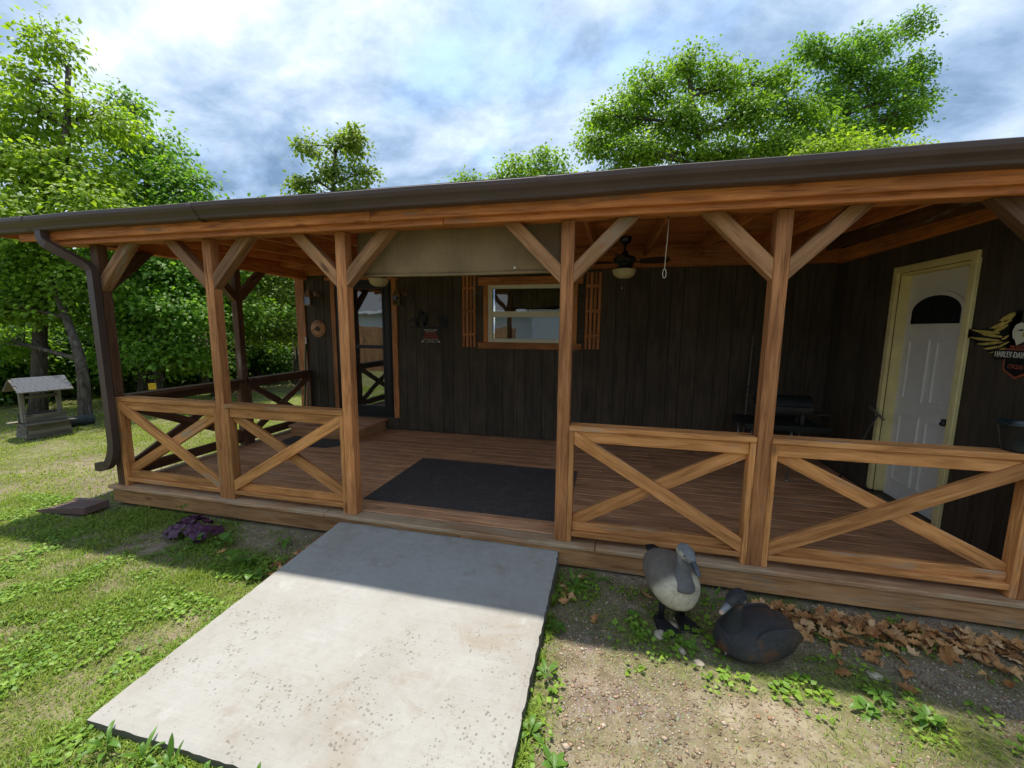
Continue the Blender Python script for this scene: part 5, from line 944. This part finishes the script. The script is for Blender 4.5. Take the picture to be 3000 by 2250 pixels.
# undergrowth: shrubs along the edge of the wood
def shrub(px,t,w,h,label,mat,seed):
    p=at(px,1200,t); z=GZ(p.x,p.y); n=int(26*w*h)+12
    tree(label,(p.x,p.y,0),[(p.x,p.y,z+h*.4),(p.x+.1,p.y,z+h*.7)],.05,[(p.x,p.y,z+h*.55,w,w*.8,h*.5,n),(p.x+w*.5,p.y-.2,z+h*.35,w*.6,w*.5,h*.33,n//2)],30,.13,.26,mat,'shrub','shrubs along the edge of the wood',seed,limbs=3)
SH=[(-60,9.4,1.2,1.6,'leaf_dark'),(30,10.2,1.3,1.9,'leaf_dark'),(130,10.6,1.2,2.3,'leaf_dark'),(210,11,1.2,2.0,'leaf_maple'),(300,11.2,1.2,2.4,'leaf_dark'),(380,11.6,1.1,2.2,'leaf_dark'),(450,12,1.2,2.0,'leaf_maple'),(530,12.4,1.2,2.5,'leaf_dark'),(610,12.8,1.3,2.2,'leaf_dark'),(690,14.4,1.5,2.6,'leaf_dark'),(780,15,1.5,2.8,'leaf_maple'),(860,15.5,1.4,2.6,'leaf_dark')]
LB=['dark shrub at the extreme left edge of the picture','dark shrub behind the wishing well roof on its left','tall dark shrub behind the wishing well','green shrub right of the leaning oak trunk','tall dark shrub left of the corner post','dark shrub just right of the corner post','green shrub behind the yellow marker','tall dark shrub left of the second post','dark shrub behind the second post','dark shrub right of the second post behind the rail','green shrub seen over the side railing','dark shrub next to the house corner board']
for i,(s_,l_) in enumerate(zip(SH,LB)): shrub(s_[0],s_[1],s_[2],s_[3],l_,s_[4],60+i)
# the wood behind: one mass of foliage
def woods():
    bl=[]; r=random.Random(5)
    for k in range(30):
        px=-400+k*48; t=r.uniform(17,22); p=at(px,1050,t); g=GZ(p.x,p.y); h=r.uniform(5,8.5); bl.append((p.x,p.y,g+h*.42,2.2,2.0,h*.5,110))
    for k in range(16):
        px=-300+k*85; t=r.uniform(15,17); p=at(px,1150,t); g=GZ(p.x,p.y); bl.append((p.x,p.y,g+1.0,1.6,1.4,1.2,50))
    vs,t,_=crown_mesh(bl,0,20,.30,.42,99); o=np_mesh('woodland',vs,[t],'leaf_dark'); o['kind']='stuff'; tag(o,'dark green wood filling the background on the left','woodland')
woods()
tag(tube('dead_tree',[at(600,1215,11.5)-V((0,0,.3)),at(600,1100,11.5),at(595,980,11.5)],[.14,.12,.11],'bark',None,10),'grey trunk standing in the wood behind the second post','trunk')
tag(tube('dead_tree',[at(868,1215,13)-V((0,0,.3)),at(872,1100,13),at(868,1000,13)],[.17,.15,.13],'bark',None,10),'dark trunk standing in the wood beside the corner board','trunk')
# ------------------------------------------------------------------ wishing well
def well():
    o=V((-4.10,1.50,0)); o.z=GZ(o.x,o.y); a=V((.16,.98,0)).normalized(); b=V((-.98,.16,0)).normalized(); L=.46; Dp=.40
    t=thing('wishing_well',o+a*L/2+b*Dp/2,'grey weathered wooden wishing well with shingled roof on the lawn','wishing well')
    P=lambda u,v,z: o+a*u+b*v+V((0,0,z))
    for k in range(3):
        z=.045+k*.075; e=.012*(2-k)
        plank('base_board',P(-e,0,z),P(L+e,0,z),.072,.03,'wood_grey',t,tuple(-b)); plank('base_board',P(-e,Dp,z),P(L+e,Dp,z),.072,.03,'wood_grey',t,tuple(b))
        plank('base_board',P(-e,.017,z),P(-e,Dp-.017,z),.072,.03,'wood_grey',t,tuple(-a)); plank('base_board',P(L+e,.017,z),P(L+e,Dp-.017,z),.072,.03,'wood_grey',t,tuple(a))
    plank('shelf',P(-.09,-.02,.245),P(L+.07,-.02,.245),.13,.018,'wood_grey',t); plank('shelf',P(-.10,Dp+.02,.245),P(L+.10,Dp+.02,.245),.12,.018,'wood_grey',t)
    for k in range(2):
        z=.285+k*.07; plank('box_board',P(-.01,.07,z),P(L+.01,.07,z),.068,.026,'wood_grey',t,tuple(-b)); plank('box_board',P(-.01,Dp-.07,z),P(L+.01,Dp-.07,z),.068,.026,'wood_grey',t,tuple(b))
    for u in (.02,L-.02): plank('post',P(u,Dp/2,.25),P(u,Dp/2,.90),.07,.05,'wood_grey',t,tuple(a)); plank('box_side',P(u,.085,.32),P(u,Dp-.085,.32),.14,.026,'wood_grey',t,tuple(a))
    ns=(b*0+V((0,0,1)))
    for sg in (-1,1):
        q=Dp/2; e0=P(-.09,q+sg*.26,.755); e1=P(L+.09,q+sg*.26,.755); r0=P(-.09,q,.95); r1=P(L+.09,q,.95); dv=(r0-e0); nv=(e1-e0).cross(dv).normalized(); nv=nv if nv.z>0 else -nv
        rp=plank('roof',e0+dv*.5,e1+dv*.5,dv.length,.018,'wood_grey',t,tuple(nv))
        for row in range(4):
            for c in range(9):
                f0=(row+.02)/4; cu=(c+(.5 if row%2 else 0))/9.5; w=(L+.18)/9.5; p0=e0+dv*((row+.5)/4+.02)+(e1-e0)*min(cu+.05,.95)+nv*(.014+.003*(row%2)+.002*(c%2)); ax=(e1-e0).normalized()
                plank('shingle',p0-ax*w*.485,p0+ax*w*.485,dv.length/4*1.12,.008,'well_shingle',rp,tuple(nv+dv.normalized()*-.06),0)
    plank('crank_bar',P(.0,Dp/2,.66),P(L,Dp/2,.66),.05,.05,'wood_grey',t)
well()
lg=at(335,1235,7.4); tag(tube('log',[V((at(200,1250,7.3).x,at(200,1250,7.3).y,-.13)),V((at(275,1240,7.6).x,at(275,1240,7.6).y,-.13))],.09,'log_blue',None,12),'grey-blue log lying at the foot of the leaning oak','log')
mk=thing('marker_sign',(at(446,1240,8.2).x,at(446,1240,8.2).y,-.2),'small yellow marker plate on a post in the lawn','sign'); p=at(446,1132,8.0)
tube('post',[V((p.x,p.y,-.25)),V((p.x,p.y,p.z-.05))],.012,'paint_yellow',mk,6)
fr=(CAMP-p); fr.z=0; fr.normalize(); sd_=V((0,0,1)).cross(fr); plank('plate',p-sd_*.058,p+sd_*.058,.125,.006,'paint_yellow',mk,tuple(fr),.002)
# ------------------------------------------------------------------ behind the camera (seen in the glass)
fe=thing('privacy_fence',(-4,-6.6,-.2),'tall brown plank privacy fence behind the viewer','fence')
x=-11.0
while x<1.2:
    plank('fence_board',(x+.07,-6.6,-.2),(x+.07,-6.6,1.62+.02*math.sin(x*9)),.136,.018,'wood_fence',fe,(0,1,0),0); x+=.141
nh=thing('neighbour_house',(5,-12,-.2),'white sided house with grey roof behind the viewer','house')
wl=boxes('wall',[((1.4,-9.2,-.3),(11,-9.1,2.9)),((-9,-11.2,-.3),(1.4,-11.1,2.7))],'white_siding',nh)
for k in range(26): boxes('siding_board',[((1.4,-9.10,-.2+k*.12),(11,-9.078,-.09+k*.12))],'white_siding',wl) if k%1==0 else None
obj('roof',[(.9,-8.7,2.75),(11.5,-8.7,2.75),(11.5,-13,4.9),(.9,-13,4.9),(-9.5,-10.6,2.45),(.9,-10.6,2.45),(.9,-14,4.6),(-9.5,-14,4.6)],[(0,1,2,3),(4,5,6,7)],'shingle',nh)
boxes('fascia',[((.9,-8.72,2.62),(11.5,-8.69,2.76)),((-9.5,-10.62,2.33),(.9,-10.59,2.46))],'white_siding',nh)
